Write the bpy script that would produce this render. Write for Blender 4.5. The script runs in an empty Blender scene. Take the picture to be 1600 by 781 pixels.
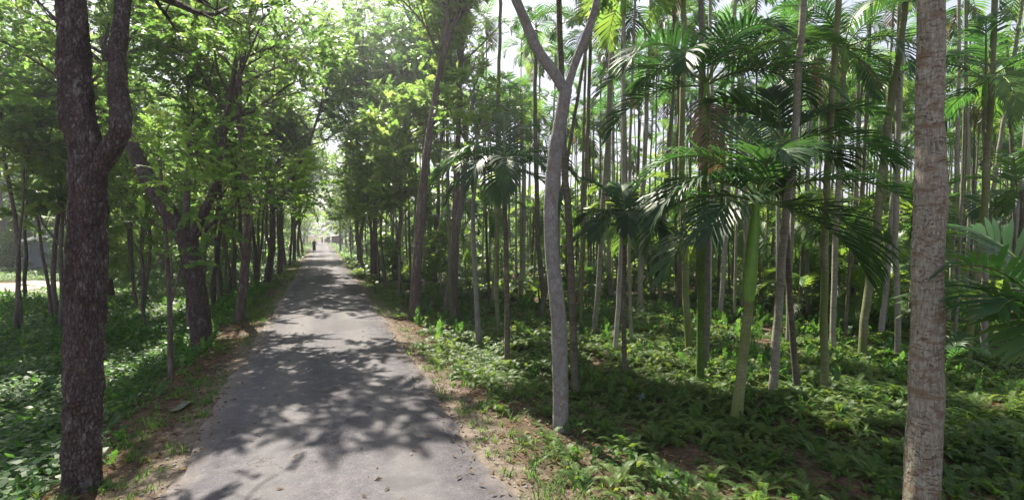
import bpy, math, random
import numpy as np
from mathutils import Vector, Matrix, Euler, Quaternion

R = math.radians
scene = bpy.context.scene
COL = scene.collection
rng = np.random.default_rng(11)
random.seed(5)

# ------------------------------------------------------------------ camera
CAM_H = 2.5
YAW, PITCH = R(20.4), R(1.8)
cam_rot = Euler((math.pi / 2 - PITCH, 0, -YAW)).to_matrix()
cam_pos = Vector((0, 0, CAM_H))
cd = bpy.data.cameras.new("camera")
cd.sensor_width = 36
cd.angle = R(90)
cd.clip_end = 2000
cd.clip_start = 0.05
cam = bpy.data.objects.new("camera", cd)
COL.objects.link(cam)
cam.location = cam_pos
cam.rotation_euler = (math.pi / 2 - PITCH, 0, -YAW)
scene.camera = cam

HAZE = .0013
ROAD_L, ROAD_R = -1.48, 1.66


def sstep(a, b, x):
    t = np.clip((x - a) / (b - a), 0, 1)
    return t * t * (3 - 2 * t)


def gz(x, y):
    """height of the terrain"""
    x = np.asarray(x, float)
    y = np.asarray(y, float)
    dr = x - ROAD_R
    dl = ROAD_L - x
    z = -0.02 - 0.05 * sstep(0, .5, np.maximum(dr, dl))
    z = z - 0.40 * sstep(0.5, 2.6, dr) - 0.75 * sstep(0.7, 3.0, dl)
    w = sstep(0.3, 3, np.maximum(dr, dl))
    z = z + w * (0.10 * np.sin(x * .9 + 1.3 * np.sin(y * .37)) * np.cos(y * .7 + .6) + 0.05 * np.sin(x * 2.3 + y * 1.7) + .12 * np.sin(x * .21 + y * .17))
    z = z + 0.02 * sstep(0, .4, np.maximum(dr, dl)) * np.sin(x * 5.1 + 2 * np.sin(y * 2.2)) * np.sin(y * 4.3)
    return z


def gzf(x, y):
    return float(gz(x, y))


def ray(px, py):
    return cam_rot @ Vector(((px - 800) / 800, -(py - 390.5) / 800, -1))


def at(px, py, d):
    return cam_pos + ray(px, py) * d


def ground(px, py):
    r = ray(px, py)
    z = -.3
    for _ in range(12):
        t = (z - CAM_H) / r.z
        p = cam_pos + r * t
        z = .5 * z + .5 * gzf(p.x, p.y)
    return Vector((p.x, p.y, gzf(p.x, p.y))), t


def depth(x, y):
    return x * math.sin(YAW) + y * math.cos(YAW)


def side(x, y):
    return x * math.cos(YAW) - y * math.sin(YAW)


# ------------------------------------------------------------------ mesh tools
class MB:
    def __init__(s):
        s.v, s.q, s.t, s.m, s.n = [], [], [], [], 0

    def add(s, v, q, tint=0.5, mat=0):
        v = np.asarray(v, float).reshape(-1, 3)
        q = np.asarray(q, int).reshape(-1, 4)
        s.v.append(v)
        s.q.append(q + s.n)
        s.t.append(np.broadcast_to(np.asarray(tint, float), (len(q),)))
        s.m.append(np.full(len(q), mat, int))
        s.n += len(v)

    def tube(s, pts, rad, sides=8, rough=0.0, seed=0, mat=0, tint=.5, cap=False):
        pts = np.asarray(pts, float)
        n = len(pts)
        rad = np.broadcast_to(np.asarray(rad, float), (n,))
        tan = np.gradient(pts, axis=0)
        tan /= np.linalg.norm(tan, axis=1)[:, None] + 1e-9
        up = np.array([1., 0, 0]) if abs(tan[0][0]) < .8 else np.array([0, 1., 0])
        a = np.zeros((n, 3))
        prev = up
        for i in range(n):
            p = prev - tan[i] * np.dot(prev, tan[i])
            p /= np.linalg.norm(p) + 1e-9
            a[i] = p
            prev = p
        b = np.cross(tan, a)
        th = np.linspace(0, 2 * np.pi, sides, endpoint=False)
        rr = rad[:, None] * np.ones((1, sides))
        if rough:
            g = np.random.default_rng(seed)
            k = np.arange(n)[:, None]
            for f in range(4):
                rr = rr * (1 + rough * .5 * np.sin((f + 1) * th[None] + g.uniform(0, 6) + k * g.uniform(-.5, .5)) * g.uniform(.3, 1))
            rr = rr * (1 + rough * .35 * g.standard_normal((n, sides)))
        v = pts[:, None] + a[:, None] * (np.cos(th)[None, :, None] * rr[..., None]) + b[:, None] * (np.sin(th)[None, :, None] * rr[..., None])
        i = np.arange(n - 1)[:, None]
        j = np.arange(sides)[None]
        j2 = (j + 1) % sides
        q = np.stack([i * sides + j, i * sides + j2, (i + 1) * sides + j2, (i + 1) * sides + j], -1).reshape(-1, 4)
        s.add(v.reshape(-1, 3), q, tint, mat)
        if cap:
            for e in (0, n - 1):
                c = s.n
                ring = v[e]
                vv = np.vstack([ring, pts[e][None]])
                qq = [(k, (k + 1) % sides, sides, sides) for k in range(sides)]
                # quads with a repeated corner are avoided: pair the sides up
                qq = [(k, (k + 1) % sides, (k + 2) % sides, sides) for k in range(0, sides - 1, 2)]
                s.add(vv, qq, tint, mat)

    def inst(s, tv, tq, pos, rot, scale, tint, mat=0, tj=None):
        """many copies of a template merged"""
        n = len(pos)
        if n == 0:
            return
        m = len(tv)
        v = np.einsum('nij,mj->nmi', rot, tv) * np.asarray(scale).reshape(n, -1)[:, None, :1] + np.asarray(pos)[:, None]
        q = tq[None] + (np.arange(n) * m)[:, None, None]
        t = np.repeat(np.asarray(tint, float), len(tq)).reshape(n, len(tq))
        if tj is not None:
            t = t + tj[None]
        s.add(v.reshape(-1, 3), q.reshape(-1, 4), t.reshape(-1), mat)

    def box(s, c, size, rz=0, mat=0, tint=.5, rot=None):
        x, y, z = np.array(size) / 2
        v = np.array([[-x, -y, -z], [x, -y, -z], [x, y, -z], [-x, y, -z], [-x, -y, z], [x, -y, z], [x, y, z], [-x, y, z]])
        if rot is not None:
            v = v @ np.array(rot.to_3x3()).T
        cz, sz = math.cos(rz), math.sin(rz)
        v = v @ np.array([[cz, sz, 0], [-sz, cz, 0], [0, 0, 1]])
        q = [(0, 3, 2, 1), (4, 5, 6, 7), (0, 1, 5, 4), (1, 2, 6, 5), (2, 3, 7, 6), (3, 0, 4, 7)]
        s.add(v + np.array(c), q, tint, mat)

    def mesh(s, name, mats, smooth=True):
        v = np.vstack(s.v)
        q = np.vstack(s.q)
        me = bpy.data.meshes.new(name)
        me.vertices.add(len(v))
        me.vertices.foreach_set('co', v.astype(np.float32).ravel())
        me.loops.add(len(q) * 4)
        me.loops.foreach_set('vertex_index', q.astype(np.int32).ravel())
        me.polygons.add(len(q))
        me.polygons.foreach_set('loop_start', np.arange(0, len(q) * 4, 4, dtype=np.int32))
        me.polygons.foreach_set('loop_total', np.full(len(q), 4, np.int32))
        me.polygons.foreach_set('material_index', np.concatenate(s.m).astype(np.int32))
        me.polygons.foreach_set('use_smooth', np.full(len(q), smooth, bool))
        at_ = me.attributes.new('tint', 'FLOAT', 'FACE')
        at_.data.foreach_set('value', np.concatenate(s.t).astype(np.float32))
        for m in (mats if isinstance(mats, (list, tuple)) else [mats]):
            me.materials.append(m)
        me.update(calc_edges=True)
        return me


def link(name, me, parent=None):
    o = bpy.data.objects.new(name, me)
    COL.objects.link(o)
    if parent:
        o.parent = parent
    return o


def tag(o, label=None, cat=None, group=None, kind=None):
    for k, v in (("label", label), ("category", cat), ("group", group), ("kind", kind)):
        if v:
            o[k] = v
    return o


def thing(name, label, cat, loc=(0, 0, 0), group=None, rz=0):
    o = bpy.data.objects.new(name, None)
    o.empty_display_size = .2
    COL.objects.link(o)
    o.location = loc
    o.rotation_euler = (0, 0, rz)
    return tag(o, label, cat, group)


def lean_quat(d, roll=0.0):
    q = Vector((0, 0, 1)).rotation_difference(Vector(d).normalized())
    return q @ Quaternion((0, 0, 1), roll)


def mats_from(fw, up):
    """rotation matrices with x axis along fw and z near up"""
    fw = fw / (np.linalg.norm(fw, axis=1)[:, None] + 1e-9)
    z = up - fw * np.sum(up * fw, 1)[:, None]
    z /= np.linalg.norm(z, axis=1)[:, None] + 1e-9
    y = np.cross(z, fw)
    return np.stack([fw, y, z], -1)


# ------------------------------------------------------------------ materials
def new_mat(name):
    m = bpy.data.materials.new(name)
    m.use_nodes = True
    nt = m.node_tree
    nt.nodes.clear()
    out = nt.nodes.new('ShaderNodeOutputMaterial')
    return m, nt, out


def N(nt, typ, **kw):
    n = nt.nodes.new(typ)
    for k, v in kw.items():
        if hasattr(n, k) and not k.startswith('in_'):
            setattr(n, k, v)
    return n


def ramp(nt, fac, stops):
    n = nt.nodes.new('ShaderNodeValToRGB')
    e = n.color_ramp.elements
    while len(e) < len(stops):
        e.new(.5)
    for el, (p, c) in zip(e, stops):
        el.position = p
        el.color = (*c, 1)
    nt.links.new(fac, n.inputs[0])
    return n.outputs[0]


def math_(nt, op, a, b=None, c=None):
    n = nt.nodes.new('ShaderNodeMath')
    n.operation = op
    for i, x in enumerate((a, b, c)):
        if x is None:
            continue
        if isinstance(x, (int, float)):
            n.inputs[i].default_value = x
        else:
            nt.links.new(x, n.inputs[i])
    return n.outputs[0]


def noise(nt, vec, scale, detail=4, rough=.55, dist=0):
    n = nt.nodes.new('ShaderNodeTexNoise')
    n.inputs['Scale'].default_value = scale
    n.inputs['Detail'].default_value = detail
    n.inputs['Roughness'].default_value = rough
    n.inputs['Distortion'].default_value = dist
    if vec is not None:
        nt.links.new(vec, n.inputs['Vector'])
    return n.outputs['Fac']


def mixc(nt, fac, a, b, mode='MIX'):
    n = nt.nodes.new('ShaderNodeMix')
    n.data_type = 'RGBA'
    n.blend_type = mode
    for sock, x in ((n.inputs[0], fac), (n.inputs[6], a), (n.inputs[7], b)):
        if isinstance(x, (int, float)):
            sock.default_value = x
        elif isinstance(x, tuple):
            sock.default_value = (*x, 1)
        else:
            nt.links.new(x, sock)
    return n.outputs[2]


def principled(nt, out, col, rough=.8, spec=.3, bump=None, bstr=.3, bdist=.02, link_out=True):
    p = nt.nodes.new('ShaderNodeBsdfPrincipled')
    for key, x in (('Base Color', col), ('Roughness', rough)):
        if isinstance(x, tuple):
            p.inputs[key].default_value = (*x, 1)
        elif isinstance(x, (int, float)):
            p.inputs[key].default_value = x
        else:
            nt.links.new(x, p.inputs[key])
    p.inputs['Specular IOR Level'].default_value = spec
    if bump is not None:
        b = nt.nodes.new('ShaderNodeBump')
        b.inputs['Strength'].default_value = bstr
        b.inputs['Distance'].default_value = bdist
        nt.links.new(bump, b.inputs['Height'])
        nt.links.new(b.outputs[0], p.inputs['Normal'])
    if link_out:
        nt.links.new(p.outputs[0], out.inputs[0])
    return p


def leaf_mat(name, stops, trans_stops, tfac=.42, rough=.45, spec=.35, objvar=.25):
    """two-sided leaf: reflects one green and lets a yellower green through"""
    m, nt, out = new_mat(name)
    a = N(nt, 'ShaderNodeAttribute', attribute_name='tint')
    oi = N(nt, 'ShaderNodeObjectInfo')
    f = math_(nt, 'ADD', a.outputs['Fac'], math_(nt, 'MULTIPLY', math_(nt, 'SUBTRACT', oi.outputs['Random'], .5), objvar))
    col = ramp(nt, f, stops)
    tcol = ramp(nt, f, trans_stops)
    p = principled(nt, out, col, rough, spec, link_out=False)
    t = N(nt, 'ShaderNodeBsdfTranslucent')
    nt.links.new(tcol, t.inputs[0])
    mx = N(nt, 'ShaderNodeMixShader')
    mx.inputs[0].default_value = tfac
    nt.links.new(p.outputs[0], mx.inputs[1])
    nt.links.new(t.outputs[0], mx.inputs[2])
    nt.links.new(mx.outputs[0], out.inputs[0])
    return m


G = lambda r, g, b: (r, g, b)
M = {}
M['tree_leaf'] = leaf_mat('tree_leaf', [(0, G(.022, .062, .018)), (.5, G(.042, .110, .026)), (1, G(.09, .17, .035))],
                          [(0, G(.10, .22, .045)), (.5, G(.20, .38, .075)), (1, G(.38, .54, .12))], .48)
M['tree_leaf_bright'] = leaf_mat('tree_leaf_bright', [(0, G(.035, .085, .015)), (.5, G(.07, .14, .02)), (1, G(.15, .20, .03))],
                                 [(0, G(.16, .33, .055)), (.5, G(.29, .49, .09)), (1, G(.50, .62, .15))], .48)
M['palm_leaf'] = leaf_mat('palm_leaf', [(0, G(.012, .036, .016)), (.5, G(.022, .062, .022)), (1, G(.045, .10, .03))],
                          [(0, G(.03, .11, .022)), (.5, G(.07, .20, .032)), (1, G(.17, .34, .045))], .28, .45, .32)
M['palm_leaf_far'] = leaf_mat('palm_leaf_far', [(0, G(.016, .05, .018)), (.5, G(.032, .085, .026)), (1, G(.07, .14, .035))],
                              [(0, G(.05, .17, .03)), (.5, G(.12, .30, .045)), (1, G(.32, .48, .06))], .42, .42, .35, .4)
M['palm_leaf_yellow'] = leaf_mat('palm_leaf_yellow', [(0, G(.10, .12, .02)), (.5, G(.18, .18, .03)), (1, G(.30, .26, .04))],
                                 [(0, G(.3, .36, .03)), (.5, G(.5, .5, .05)), (1, G(.7, .6, .08))], .45)
M['dead_leaf'] = leaf_mat('dead_leaf', [(0, G(.045, .033, .024)), (.5, G(.10, .075, .054)), (1, G(.24, .185, .135))],
                          [(0, G(.15, .07, .02)), (.5, G(.3, .16, .05)), (1, G(.45, .28, .1))], .25, .7, .2)
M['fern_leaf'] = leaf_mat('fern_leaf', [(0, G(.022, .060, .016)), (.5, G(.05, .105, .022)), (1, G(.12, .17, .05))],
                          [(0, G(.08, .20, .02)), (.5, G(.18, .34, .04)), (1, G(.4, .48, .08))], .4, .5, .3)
M['creeper_leaf'] = leaf_mat('creeper_leaf', [(0, G(.025, .07, .02)), (.5, G(.045, .115, .028)), (1, G(.10, .18, .04))],
                             [(0, G(.08, .22, .03)), (.5, G(.18, .38, .05)), (1, G(.35, .5, .07))], .4, .5, .3)


def bark_mat(name, dark, mid, light, scale=6, bump=.6, stretch=.25, lichen=None):
    m, nt, out = new_mat(name)
    tc = N(nt, 'ShaderNodeTexCoord')
    oi = N(nt, 'ShaderNodeObjectInfo')
    mp = N(nt, 'ShaderNodeMapping')
    mp.inputs['Scale'].default_value = (1, 1, stretch)
    nt.links.new(tc.outputs['Object'], mp.inputs[0])
    va = N(nt, 'ShaderNodeVectorMath', operation='ADD')
    nt.links.new(mp.outputs[0], va.inputs[0])
    sc = N(nt, 'ShaderNodeVectorMath', operation='SCALE')
    sc.inputs[0].default_value = (17, 31, 9)
    nt.links.new(oi.outputs['Random'], sc.inputs['Scale'])
    nt.links.new(sc.outputs[0], va.inputs[1])
    v = va.outputs[0]
    n1 = noise(nt, v, scale * 3, 6, .65, .4)
    n2 = noise(nt, v, scale * .5, 4, .6)
    vo = N(nt, 'ShaderNodeTexVoronoi', feature='DISTANCE_TO_EDGE')
    vo.inputs['Scale'].default_value = scale * 4
    nt.links.new(v, vo.inputs['Vector'])
    crack = math_(nt, 'MINIMUM', math_(nt, 'MULTIPLY', vo.outputs['Distance'], 5), 1)
    f = math_(nt, 'MULTIPLY', math_(nt, 'ADD', math_(nt, 'MULTIPLY', n1, .6), math_(nt, 'MULTIPLY', n2, .4)), 1.0)
    col = ramp(nt, f, [(.33, dark), (.5, mid), (.68, light)])
    col = mixc(nt, math_(nt, 'MULTIPLY', math_(nt, 'SUBTRACT', 1, crack), .5), col, dark)
    if lichen:
        nl = noise(nt, v, scale * 1.7, 5, .7)
        lf = ramp(nt, nl, [(.55, G(0, 0, 0)), (.66, G(1, 1, 1))])
        col = mixc(nt, math_(nt, 'MULTIPLY', lf, .75), col, lichen)
    h = math_(nt, 'ADD', math_(nt, 'MULTIPLY', n1, .7), math_(nt, 'MULTIPLY', crack, .5))
    principled(nt, out, col, .9, .15, h, bump, .03)
    return m


def palm_bark(name, dark, mid, light, ring=9.0, moss=None, lichen=.4):
    m, nt, out = new_mat(name)
    tc = N(nt, 'ShaderNodeTexCoord')
    oi = N(nt, 'ShaderNodeObjectInfo')
    va = N(nt, 'ShaderNodeVectorMath', operation='ADD')
    nt.links.new(tc.outputs['Object'], va.inputs[0])
    sc = N(nt, 'ShaderNodeVectorMath', operation='SCALE')
    sc.inputs[0].default_value = (13, 7, 21)
    nt.links.new(oi.outputs['Random'], sc.inputs['Scale'])
    nt.links.new(sc.outputs[0], va.inputs[1])
    v = va.outputs[0]
    sep = N(nt, 'ShaderNodeSeparateXYZ')
    nt.links.new(v, sep.inputs[0])
    nz = noise(nt, v, 1.6, 3, .6)
    zz = math_(nt, 'ADD', math_(nt, 'MULTIPLY', sep.outputs['Z'], ring), math_(nt, 'MULTIPLY', nz, 2.2))
    fr = math_(nt, 'FRACT', zz)
    ringm = math_(nt, 'LESS_THAN', fr, .16)
    n1 = noise(nt, v, 26, 5, .65)
    n2 = noise(nt, v, 3.5, 4, .7)
    f = math_(nt, 'ADD', math_(nt, 'MULTIPLY', n1, .5), math_(nt, 'MULTIPLY', n2, .5))
    col = ramp(nt, f, [(.34, dark), (.5, mid), (.66, light)])
    col = mixc(nt, math_(nt, 'MULTIPLY', ringm, lichen), col, light)
    if moss:
        n3 = noise(nt, v, 1.1, 3, .6)
        mf = ramp(nt, n3, [(.42, G(0, 0, 0)), (.6, G(1, 1, 1))])
        col = mixc(nt, math_(nt, 'MULTIPLY', mf, .8), col, moss)
    ob = mixc(nt, 1.0, col, ramp(nt, oi.outputs['Random'], [(0, G(.65, .65, .65)), (1, G(1.15, 1.12, 1.05))]), 'MULTIPLY')
    h = math_(nt, 'ADD', math_(nt, 'MULTIPLY', n1, .5), math_(nt, 'MULTIPLY', ringm, .7))
    principled(nt, out, ob, .85, .2, h, .5, .012)
    return m


M['bark_dark'] = bark_mat('bark_dark', G(.042, .031, .031), G(.095, .073, .070), G(.18, .15, .145), 8, 1.0, .45, G(.22, .21, .20))
M['bark_brown'] = bark_mat('bark_brown', G(.06, .045, .042), G(.125, .098, .088), G(.22, .18, .165), 5, .8, .3, G(.24, .23, .22))
M['bark_grey'] = bark_mat('bark_grey', G(.12, .115, .11), G(.21, .205, .195), G(.30, .295, .28), 5, .3, .6, G(.15, .105, .085))
M['bark_thin'] = bark_mat('bark_thin', G(.06, .05, .045), G(.13, .115, .10), G(.24, .22, .20), 6, .5, .3)
M['palm_grey'] = palm_bark('palm_grey', G(.11, .108, .08), G(.205, .20, .155), G(.33, .325, .28))
M['palm_dark'] = palm_bark('palm_dark', G(.05, .046, .033), G(.10, .09, .064), G(.20, .19, .15))
M['palm_moss'] = palm_bark('palm_moss', G(.09, .10, .05), G(.17, .18, .095), G(.29, .30, .21), 9, G(.115, .15, .04))
M['palm_pale'] = palm_bark('palm_pale', G(.17, .165, .15), G(.28, .27, .25), G(.40, .39, .37))  # pale bark; on the plantation trunks its paleness stands in for sunlight
M['palm_green'] = palm_bark('palm_green', G(.045, .09, .02), G(.09, .17, .03), G(.16, .24, .05), 6, None, .15)


def simple(name, col, rough=.6, spec=.3, nscale=0, namt=.3, bump=0):
    m, nt, out = new_mat(name)
    if nscale:
        tc = N(nt, 'ShaderNodeTexCoord')
        n = noise(nt, tc.outputs['Object'], nscale, 5, .6)
        lo = tuple(c * (1 - namt) for c in col)
        hi = tuple(min(1, c * (1 + namt)) for c in col)
        c = ramp(nt, n, [(.3, lo), (.7, hi)])
        principled(nt, out, c, rough, spec, n if bump else None, bump, .01)
    else:
        principled(nt, out, col, rough, spec)
    return m


M['crownshaft'] = simple('crownshaft', G(.13, .27, .03), .4, .4, 5, .25)
M['rachis'] = simple('rachis', G(.10, .16, .03), .5, .3)


# broad banded trunk of the big palm close by
def big_palm_mat():
    m, nt, out = new_mat('big_palm_bark')
    tc = N(nt, 'ShaderNodeTexCoord')
    v = tc.outputs['Object']
    sep = N(nt, 'ShaderNodeSeparateXYZ')
    nt.links.new(v, sep.inputs[0])
    nz = noise(nt, v, 4.5, 4, .65)
    zz = math_(nt, 'ADD', math_(nt, 'MULTIPLY', sep.outputs['Z'], 17), math_(nt, 'MULTIPLY', nz, 6.0))
    fr = math_(nt, 'FRACT', zz)
    mp = N(nt, 'ShaderNodeMapping')
    mp.inputs['Scale'].default_value = (1, 1, .16)
    nt.links.new(v, mp.inputs[0])
    fine = noise(nt, mp.outputs[0], 55, 5, .7)
    mp2 = N(nt, 'ShaderNodeMapping')
    mp2.inputs['Scale'].default_value = (1, 1, 3.0)
    nt.links.new(v, mp2.inputs[0])
    patch = noise(nt, mp2.outputs[0], 3.2, 5, .7, .5)
    col = ramp(nt, math_(nt, 'ADD', math_(nt, 'MULTIPLY', fine, .55), math_(nt, 'MULTIPLY', patch, .45)),
               [(.36, G(.10, .09, .075)), (.5, G(.28, .255, .205)), (.64, G(.45, .425, .37))])
    br = ramp(nt, patch, [(.49, G(0, 0, 0)), (.58, G(1, 1, 1))])
    col = mixc(nt, math_(nt, 'MULTIPLY', br, .85), col, G(.155, .108, .07))
    lg = ramp(nt, noise(nt, v, 9, 5, .7), [(.56, G(0, 0, 0)), (.66, G(1, 1, 1))])
    col = mixc(nt, math_(nt, 'MULTIPLY', lg, .6), col, G(.36, .37, .33))
    line = ramp(nt, fr, [(0, G(1, 1, 1)), (.12, G(0, 0, 0)), (1, G(0, 0, 0))])
    gate = ramp(nt, noise(nt, v, 7, 3), [(.42, G(0, 0, 0)), (.58, G(1, 1, 1))])
    ln = math_(nt, 'MULTIPLY', line, gate)
    col = mixc(nt, math_(nt, 'MULTIPLY', ln, .7), col, G(.08, .06, .045))
    h = math_(nt, 'SUBTRACT', math_(nt, 'MULTIPLY', fine, .6), math_(nt, 'MULTIPLY', ln, .8))
    principled(nt, out, col, .9, .15, h, 1.0, .03)
    return m


M['big_palm'] = big_palm_mat()


# ------------------------------------------------------------------ ground and road
def ground_mat():
    m, nt, out = new_mat('forest_soil')
    geo = N(nt, 'ShaderNodeNewGeometry')
    v = geo.outputs['Position']
    sep = N(nt, 'ShaderNodeSeparateXYZ')
    nt.links.new(v, sep.inputs[0])
    n1 = noise(nt, v, .9, 5, .6)
    n2 = noise(nt, v, 9, 6, .7)
    n3 = noise(nt, v, 45, 4, .6)
    soil = ramp(nt, n2, [(.3, G(.045, .030, .020)), (.5, G(.085, .058, .040)), (.7, G(.15, .11, .08))])
    green = ramp(nt, n2, [(.3, G(.02, .045, .012)), (.7, G(.06, .10, .03))])
    col = mixc(nt, ramp(nt, n1, [(.5, G(0, 0, 0)), (.66, G(.45, .45, .45))]), soil, green)
    # pale trodden verge beside the road
    dx = math_(nt, 'ABSOLUTE', math_(nt, 'SUBTRACT', sep.outputs['X'], .15))
    edge = math_(nt, 'ADD', dx, math_(nt, 'MULTIPLY', math_(nt, 'SUBTRACT', noise(nt, v, 1.3, 5, .65), .5), 1.5))
    vf = N(nt, 'ShaderNodeMapRange')
    vf.inputs[1].default_value = 2.18
    vf.inputs[2].default_value = 1.70
    nt.links.new(edge, vf.inputs[0])
    verge = ramp(nt, math_(nt, 'ADD', math_(nt, 'MULTIPLY', n2, .6), math_(nt, 'MULTIPLY', n3, .4)),
                 [(.32, G(.075, .060, .048)), (.5, G(.15, .125, .102)), (.68, G(.26, .225, .19))])
    col = mixc(nt, vf.outputs[0], col, verge)
    h = math_(nt, 'ADD', n2, math_(nt, 'MULTIPLY', n3, .5))
    principled(nt, out, col, .95, .1, h, .8, .05)
    return m


def road_mat():
    m, nt, out = new_mat('worn_asphalt')
    geo = N(nt, 'ShaderNodeNewGeometry')
    v = geo.outputs['Position']
    sep = N(nt, 'ShaderNodeSeparateXYZ')
    nt.links.new(v, sep.inputs[0])
    mp = N(nt, 'ShaderNodeMapping')
    mp.inputs['Scale'].default_value = (1, .25, 1)
    nt.links.new(v, mp.inputs[0])
    big = noise(nt, mp.outputs[0], 1.1, 5, .6)
    mid = noise(nt, v, 7, 5, .65)
    fine = noise(nt, v, 120, 2, .6)
    vo = N(nt, 'ShaderNodeTexVoronoi')
    vo.inputs['Scale'].default_value = 90
    nt.links.new(v, vo.inputs['Vector'])
    base = ramp(nt, math_(nt, 'ADD', math_(nt, 'MULTIPLY', big, .5), math_(nt, 'MULTIPLY', mid, .5)),
                [(.35, G(.056, .054, .064)), (.5, G(.085, .081, .093)), (.65, G(.124, .117, .127))])
    agg = ramp(nt, vo.outputs['Color'], [(0, G(.55, .55, .55)), (.6, G(1, 1, 1)), (1, G(1.6, 1.55, 1.5))])
    col = mixc(nt, .75, base, agg, 'MULTIPLY')
    # paler wheel tracks, darker mended patches and fine cracks
    tr = math_(nt, 'ABSOLUTE', math_(nt, 'SUBTRACT', math_(nt, 'ABSOLUTE', math_(nt, 'SUBTRACT', sep.outputs['X'], .12)), .68))
    tm = N(nt, 'ShaderNodeMapRange')
    tm.inputs[1].default_value = .42
    tm.inputs[2].default_value = .1
    nt.links.new(math_(nt, 'ADD', tr, math_(nt, 'MULTIPLY', math_(nt, 'SUBTRACT', noise(nt, mp.outputs[0], 2.2, 4, .6), .5), .5)), tm.inputs[0])
    col = mixc(nt, math_(nt, 'MULTIPLY', tm.outputs[0], .35), col, G(.155, .148, .146))
    pt = ramp(nt, noise(nt, v, .55, 3, .5, .3), [(.57, G(0, 0, 0)), (.6, G(1, 1, 1))])
    col = mixc(nt, math_(nt, 'MULTIPLY', pt, .45), col, G(.055, .053, .057))
    wv = N(nt, 'ShaderNodeVectorMath', operation='ADD')
    nt.links.new(v, wv.inputs[0])
    ns_ = nt.nodes.new('ShaderNodeTexNoise')
    ns_.inputs['Scale'].default_value = 2.5
    ns_.inputs['Detail'].default_value = 6
    nt.links.new(v, ns_.inputs['Vector'])
    nt.links.new(ns_.outputs['Color'], wv.inputs[1])
    vc = N(nt, 'ShaderNodeTexVoronoi', feature='DISTANCE_TO_EDGE')
    vc.inputs['Scale'].default_value = 1.1
    nt.links.new(wv.outputs[0], vc.inputs['Vector'])
    ck = math_(nt, 'LESS_THAN', vc.outputs['Distance'], .006)
    ck = math_(nt, 'MULTIPLY', ck, ramp(nt, noise(nt, v, .8, 2), [(.48, G(0, 0, 0)), (.55, G(1, 1, 1))]))
    col = mixc(nt, math_(nt, 'MULTIPLY', ck, .7), col, G(.025, .024, .024))
    # dust creeping in from the verges
    dx = math_(nt, 'ABSOLUTE', math_(nt, 'SUBTRACT', sep.outputs['X'], .15))
    e = math_(nt, 'ADD', dx, math_(nt, 'MULTIPLY', math_(nt, 'SUBTRACT', noise(nt, v, 3, 5, .7), .5), .55))
    mr = N(nt, 'ShaderNodeMapRange')
    mr.inputs[1].default_value = 1.32
    mr.inputs[2].default_value = 1.72
    nt.links.new(e, mr.inputs[0])
    col = mixc(nt, math_(nt, 'MULTIPLY', mr.outputs[0], .55), col, G(.24, .20, .16))
    h = math_(nt, 'ADD', math_(nt, 'MULTIPLY', vo.outputs['Distance'], .6), math_(nt, 'MULTIPLY', fine, .6))
    principled(nt, out, col, .85, .25, h, .5, .008)
    return m


def axis_grid(lo, hi, fine_lo, fine_hi, f, c):
    a = list(np.arange(fine_lo, fine_hi, f))
    x = fine_hi
    step = f
    r = []
    while x < hi:
        r.append(x)
        step = min(step * 1.25, c)
        x += step
    r.append(hi)
    x = fine_lo
    step = f
    l = []
    while x > lo:
        step = min(step * 1.25, c)
        x -= step
        l.append(max(x, lo))
    return np.array(l[::-1] + a + r)


gx = axis_grid(-600, 600, -12, 16, .16, 40)
gy = axis_grid(-60, 900, -4, 28, .18, 40)
X, Y = np.meshgrid(gx, gy, indexing='ij')
Z = gz(X, Y)
nx, ny = X.shape
I, J = np.meshgrid(np.arange(nx - 1), np.arange(ny - 1), indexing='ij')
q = np.stack([I * ny + J, (I + 1) * ny + J, (I + 1) * ny + J + 1, I * ny + J + 1], -1).reshape(-1, 4)
b = MB()
b.add(np.stack([X, Y, Z], -1).reshape(-1, 3), q)
o = link('ground', b.mesh('ground', ground_mat()))
tag(o, kind='structure', label='brown forest soil with pale trodden verges along the road')

ys = np.concatenate([np.arange(-12, 40, .07), np.arange(40, 176, 1.)])
g = np.random.default_rng(3)


def wob(y, s):
    return .05 * np.sin(y * 1.1 + s) + .035 * np.sin(y * 2.9 + 2 * s + np.sin(y)) + .018 * np.sin(y * 6.3 + s * 3 + 2 * np.sin(y * .7)) + .012 * np.sin(y * 13 + s + 3 * np.sin(y * 1.3)) + .008 * np.sin(y * 29.7 + 3 * s + 4 * np.sin(y * 2.1))


cols = 9
xl = ROAD_L + wob(ys, 1.0)
xr = ROAD_R + wob(ys, 4.0)
b = MB()
t = np.linspace(0, 1, cols)
RX = xl[:, None] * (1 - t) + xr[:, None] * t
RZ = 0.012 + 0.035 * (1 - (2 * t - 1) ** 2)[None] + 0 * RX
RZ[:, 0] = -.06
RZ[:, -1] = -.06
RX[:, 1] = RX[:, 0] + .03
RX[:, -2] = RX[:, -1] - .03
RY = ys[:, None] + 0 * RX
I, J = np.meshgrid(np.arange(len(ys) - 1), np.arange(cols - 1), indexing='ij')
q = np.stack([I * cols + J, I * cols + J + 1, (I + 1) * cols + J + 1, (I + 1) * cols + J], -1).reshape(-1, 4)
b.add(np.stack([RX, RY, RZ], -1).reshape(-1, 3), q)
o = link('road', b.mesh('road', road_mat()))
tag(o, kind='structure', label='narrow worn asphalt lane dappled with sun and tree shade')


# the sunlit strip of ferns: palms are planted so that few crowns throw their shade on it
SUN_EL, SUN_AZ = R(50), R(-8)
STRIP = [ground(px, py)[0] for px, py in ((900, 530), (960, 548), (1020, 560), (1080, 580), (1140, 596), (1200, 604), (1270, 618), (1340, 640), (1410, 660), (1190, 560), (1300, 575), (1100, 520))]



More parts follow.
